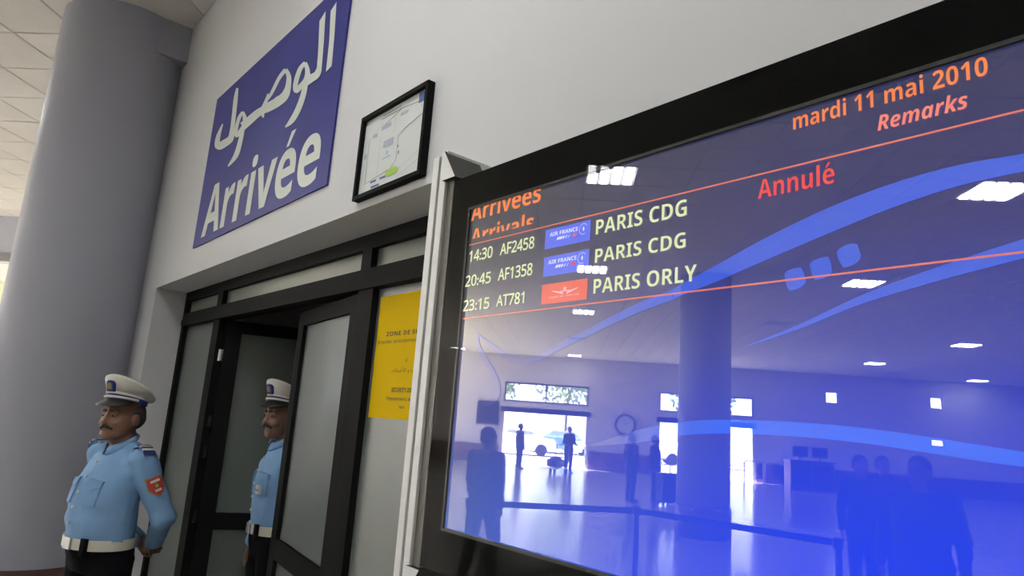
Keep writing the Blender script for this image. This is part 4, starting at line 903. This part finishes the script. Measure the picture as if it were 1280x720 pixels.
hall_person('person standing just inside the entrance doorway beside its jamb', 651, 26.0, 60, H=1.66, skin='skin2')
hall_person('person waiting nearest the check-in desk among the three standing together', 1074, 7.6, 150, H=1.58, skin='skin2')
hall_person('broad person in dark jacket with their back to the other two waiting', 1146, 5.2, 200, H=1.63, girth=1.2, skin='skin2')
hall_person('person in dark brown half hidden between the other two waiting', 1102, 8.6, 150, H=1.58, top='jacket2', skin='skin2')

# ------------------------------------------------------------------ hall furniture
def floor_px(x, top_y, h):        # mirrored point whose top at height h shows at this pixel
    P = mirror(on_z(x, top_y, h)); return (P[0], P[1], 0)
posts = [floor_px(585, 627, .93), floor_px(794, 637, .93), floor_px(1046, 677, .93)]
labs = ['black barrier post nearest the walking man', 'black barrier post in front of the free-standing column', 'black barrier post beside the three people waiting']
for P_, lb in zip(posts, labs):
    r = empty('barrier_post', P_); tag(r, lb, 'barrier post', 'queue barrier posts')
    mb = MB(); mb.cyl((0, 0, 0), (0, 0, .025), .16, .15, n=24); mb.build('base', 'black', r)
    mb = MB(); mb.cyl((0, 0, .025), (0, 0, .88), .028, n=16); mb.build('pole', 'black', r, True)
    mb = MB(); mb.cyl((0, 0, .88), (0, 0, .96), .04, n=16); mb.build('belt_head', 'black', r)
for i in range(2):
    a = Vector(posts[i]); b = Vector(posts[i + 1]); d = (b - a).normalized(); nrm = Vector((-d.y, d.x, 0)) * .0015; a2 = a + d * .045; b2 = b - d * .045; vs = []
    for P_ in (a2, b2):
        for z in (.89, .945):
            for s in (1, -1): vs.append(tuple(P_ + nrm * s + Vector((0, 0, z))))
    mb = MB(); mb.add(vs, [(0, 1, 3, 2), (4, 6, 7, 5), (0, 2, 6, 4), (1, 5, 7, 3), (2, 3, 7, 6), (0, 4, 5, 1)])
    tag(mb.build('barrier_belt', 'black'), ['black barrier belt from the walking man to the middle post', 'black barrier belt from the middle post to the three people waiting'][i], 'barrier belt', 'queue barrier belts')
# board left of the doorway, clock, check-in desk with monitors
qa, za = back_wall_px(597, 500); qb, zb = back_wall_px(622, 531)
r = empty('screen_board', (*pq(PB, (qa + qb) / 2), zb)); o_ = Vector(r.location); tag(r, 'dark square screen board on the far wall beside the doorway', 'screen board')
mb = MB(); pqbox(mb, PB + .001, PB + .08, qb, qa, zb, za); mb.v = [tuple(Vector(v) - o_) for v in mb.v]; mb.build('board_case', 'black', r)
mb = MB(); pqbox(mb, PB + .08, PB + .085, qb + .05, qa - .05, zb + .05, za - .05); mb.v = [tuple(Vector(v) - o_) for v in mb.v]; mb.build('board_screen', 'glassdark', r)
qc, zc2 = back_wall_px(781, 531); r = empty('wall_clock', (*pq(PB, qc), zc2), math.pi / 4); tag(r, 'large round wall clock with a dark rim between the doorways', 'clock')
mb = MB(); N_ = 40
mb.loft([[(x_, ra * math.cos(2 * math.pi * k_ / N_), ra * math.sin(2 * math.pi * k_ / N_)) for k_ in range(N_)] for x_, ra in ((.002, .44), (.06, .44), (.06, .36), (.03, .36))], cap=False); mb.build('rim', 'black', r)
mb = MB(); mb.cyl((.005, 0, 0), (.03, 0, 0), .37, n=40); mb.build('dial', 'paper', r)
mb = MB(); mb.box(.034, .038, -.012, .012, -.03, .24); mb.build('minute_hand', 'black', r)
mb = MB(); mb.M = Matrix.Rotation(1.1, 4, 'X'); mb.box(.039, .043, -.015, .015, -.03, .16); mb.build('hour_hand', 'black', r)
qk, _ = back_wall_px(980, 600)
r = empty('check_in_desk', (*pq(PB + 2.6, qk), 0), math.pi / 4); tag(r, 'dark check-in desk standing before the far wall', 'desk')
mb = MB(); mb.box(-.35, .35, -.85, .7, 0, 1.02); mb.build('desk_body', 'redbrown', r); mb = MB(); mb.box(-.42, .42, -.9, .75, 1.02, 1.07); mb.build('desk_top', 'black', r)
mb = MB(); mb.box(.35, .36, -.80, -.08, .08, .96); mb.build('front_panel', 'black', r); mb = MB(); mb.box(.35, .36, -.04, .66, .08, .96); mb.build('front_panel', 'black', r)
for y_, lb in ((-.45, 'dark monitor on the check-in desk at its plain wall end'), (.25, 'dark monitor on the check-in desk at its doorway end')):
    k_ = empty('monitor', Matrix.Translation(r.location) @ Matrix.Rotation(math.pi / 4, 4, 'Z') @ Vector((0, y_, 1.07)), math.pi / 4); tag(k_, lb, 'monitor', 'monitors on the check-in desk')
    mb = MB(); mb.box(-.10, .10, -.14, .14, 0, .015); mb.build('base', 'black', k_); mb = MB(); mb.box(-.02, .02, -.03, .03, .015, .16); mb.build('neck', 'black', k_)
    mb = MB(); mb.box(.0, .05, -.28, .28, .12, .50); mb.build('panel', 'black', k_, bevel=.006); mb = MB(); mb.box(.05, .052, -.25, .25, .15, .47); mb.build('glass', 'glassdark', k_)
# guard rail near the second doorway
r = empty('guard_rail', (*pq(PB + 2.2, back_wall_px(935, 595)[0]), 0), math.pi / 4); tag(r, 'low tubular metal guard rail by the doorway behind the column', 'guard rail')
for y0 in (-.75, .02):
    mb = MB(); mb.tube([(0, y0, .02), (0, y0, .82), (0, y0 + .06, .9), (0, y0 + .65, .9), (0, y0 + .71, .82), (0, y0 + .71, .02)], .025); mb.build('rail_loop', 'steel', r, True)
# luggage
def suitcase(label, x, depth, rz, sc=1.0, m='black'):
    y = CY + (_vp @ _hn) / _hn[1] + (x - CX) * math.tan(ROLL); P = mirror(CAM + ray(x, y) * (depth / F_PX)); r = empty('suitcase', (P[0], P[1], 0), rz); r.scale = (sc,) * 3
    tag(r, label, 'suitcase', 'luggage in the hall')
    mb = MB(); mb.box(-.14, .14, -.24, .24, .06, .68); mb.build('shell', m, r, bevel=.03)
    mb = MB(); mb.tube([(-.11, -.12, .66), (-.11, -.12, .98), (-.11, .12, .98), (-.11, .12, .66)], .012); mb.build('pull_handle', 'steel', r, True)
    for sx in (-.10, .10):
        for sy in (-.19, .19): mb = MB(); mb.cyl((sx, sy - .015, .035), (sx, sy + .015, .035), .035, n=12); mb.build('wheel', 'rubber', r)
    return r
suitcase('black upright suitcase beside the pair near the clock', 836, 16.6, .3, 1.1)
suitcase('dark blue suitcase just behind the pair near the clock', 846, 17.6, .8, .95, 'capblue')
# trolley
y = CY + (_vp @ _hn) / _hn[1] + (697 - CX) * math.tan(ROLL); P = mirror(CAM + ray(697, y) * (25.0 / F_PX)); r = empty('luggage_trolley', (P[0], P[1], 0), math.pi / 4 + .5); tag(r, 'luggage trolley loaded with a dark bag in the entrance doorway', 'trolley')
mb = MB(); mb.box(-.4, .45, -.28, .28, .16, .20); mb.build('platform', 'steel', r)
mb = MB(); mb.tube([(-.4, -.26, .18), (-.5, -.26, 1.0), (-.5, .26, 1.0), (-.4, .26, .18)], .018); mb.build('push_handle', 'steel', r, True)
for sx, sy in ((-.35, -.24), (-.35, .24), (.38, 0)): mb = MB(); mb.cyl((sx, sy - .025, .08), (sx, sy + .025, .08), .08, n=14); mb.build('wheel', 'rubber', r)
bg_ = empty('travel_bag', (P[0], P[1], .203), math.pi / 4 + .5); tag(bg_, 'dark travel bag lying on the luggage trolley', 'bag')
mb = MB(); mb.ell((.04, 0, .2), (.36, .22, .20)); mb.box(-.30, .36, -.20, .20, .02, .28); link('bag_body', remeshed(mb, .03, 4), 'black', bg_, True)
mb = MB(); mb.tube([(-.15, 0, .38), (-.12, 0, .48), (.12, 0, .48), (.15, 0, .38)], .015); mb.build('bag_handle', 'black', bg_, True)

# ------------------------------------------------------------------ outside the doorways
mb = MB(); cs = [pq(PB - .25, QL + .25), pq(PB - .25, -60), pq(PB - 110, -60), pq(PB - 110, 90), pq(-13.8, 90), pq(-13.8, QL + .25)]
mb.add([(x, y, -.02) for x, y in cs] + [(x, y, -.3) for x, y in cs], [tuple(range(6)), tuple(range(11, 5, -1))] + [(i, (i + 1) % 6, 6 + (i + 1) % 6, 6 + i) for i in range(6)])
tag(mb.build('ground', 'asphalt'), 'sunlit pale paving outside the entrance', 'ground', kind='structure')
def car(label, p, q, m):
    r = empty('car', (*pq(p, q), -.02), math.pi / 4 + math.pi / 2); tag(r, label, 'car', 'cars parked outside')
    prof = [(-2.1, .3), (-2.1, .75), (-1.95, .92), (-1.25, .98), (-.75, 1.40), (.55, 1.42), (1.15, 1.0), (1.9, .88), (2.1, .7), (2.1, .3)]
    mb = MB(); n_ = len(prof)
    mb.add([(x, s * (.82 if z < 1.1 else .66), z) for s in (-1, 1) for x, z in prof], [tuple(range(n_)), tuple(range(2 * n_ - 1, n_ - 1, -1))] + [(i, (i + 1) % n_, n_ + (i + 1) % n_, n_ + i) for i in range(n_)]); mb.build('car_body', m, r)
    for s in (-1, 1):
        mb = MB(); mb.add([(x, s * (.80 if z < 1.1 else .70), z) for x, z in ((-1.1, 1.02), (-.72, 1.33), (.5, 1.35), (.95, 1.02))] + [(x, s * (.78 if z < 1.1 else .64), z) for x, z in ((-1.1, 1.02), (-.72, 1.33), (.5, 1.35), (.95, 1.02))], [(0, 1, 2, 3), (7, 6, 5, 4), (0, 4, 5, 1), (1, 5, 6, 2), (2, 6, 7, 3), (3, 7, 4, 0)]); mb.build('side_window', 'carglass', r)
        for x in (-1.3, 1.3): mb = MB(); mb.cyl((x, s * .66, .32), (x, s * .86, .32), .32, n=20); mb.build('wheel', 'rubber', r)
car('white car parked outside nearest the screen board side', PB - 10, 3.6, 'carwhite')
car('blue car parked beyond the white cars outside', PB - 15, 1.2, 'carblue')
car('white car parked outside past the blue car', PB - 12, -1.6, 'carwhite')
car('white car parked outside the doorway behind the column', PB - 11, -6.2, 'carwhite')
def tree(label, p, q, h, rad, seed):
    r = empty('tree', (*pq(p, q), -.02)); tag(r, label, 'tree', 'trees outside the entrance'); rng = random.Random(seed)
    mb = MB(); mb.cyl((0, 0, 0), (.1, 0, h * .6), .16, .09, n=10); mb.cyl((.05, 0, h * .4), (rad * .5, .3, h * .75), .08, .03, n=8); mb.cyl((.05, 0, h * .4), (-rad * .5, -.2, h * .78), .08, .03, n=8); mb.build('trunk', 'bark', r)
    V, Fc = [], []
    for i in range(900):
        while True:
            v = Vector((rng.uniform(-1, 1), rng.uniform(-1, 1), rng.uniform(-1, 1)))
            if v.length < 1 and noise.noise(v * 2.2 + Vector((seed, 0, 0))) > -.25: break
        c_ = Vector((v.x * rad, v.y * rad, h * .68 + v.z * h * .34)); d = Vector((rng.gauss(0, 1), rng.gauss(0, 1), rng.gauss(0, 1))).normalized(); a_ = d.orthogonal().normalized(); b_ = d.cross(a_); s = rng.uniform(.14, .26); k_ = len(V)
        V += [tuple(c_ + a_ * s), tuple(c_ + b_ * s * .5), tuple(c_ - a_ * s), tuple(c_ - b_ * s * .5)]; Fc.append((k_, k_ + 1, k_ + 2, k_ + 3))
    me = bpy.data.meshes.new('foliage'); me.from_pydata(V, [], Fc); me.materials.append(MT['leaf']); o = bpy.data.objects.new('foliage', me); COL.objects.link(o); o.parent = r; o['kind'] = 'stuff'
tree('leafy tree outside in line with the screen board', PB - 17, 6.2, 6.5, 2.0, 1)
tree('leafy tree outside behind the blue car', PB - 22, 1.0, 7.5, 2.4, 2)
tree('leafy tree outside between the two doorways', PB - 19, -3.2, 6.8, 2.1, 3)
tree('leafy tree outside seen through the doorway behind the column', PB - 23, -9.0, 7.2, 2.6, 4)

bpy.data.scenes.remove(_tmp)
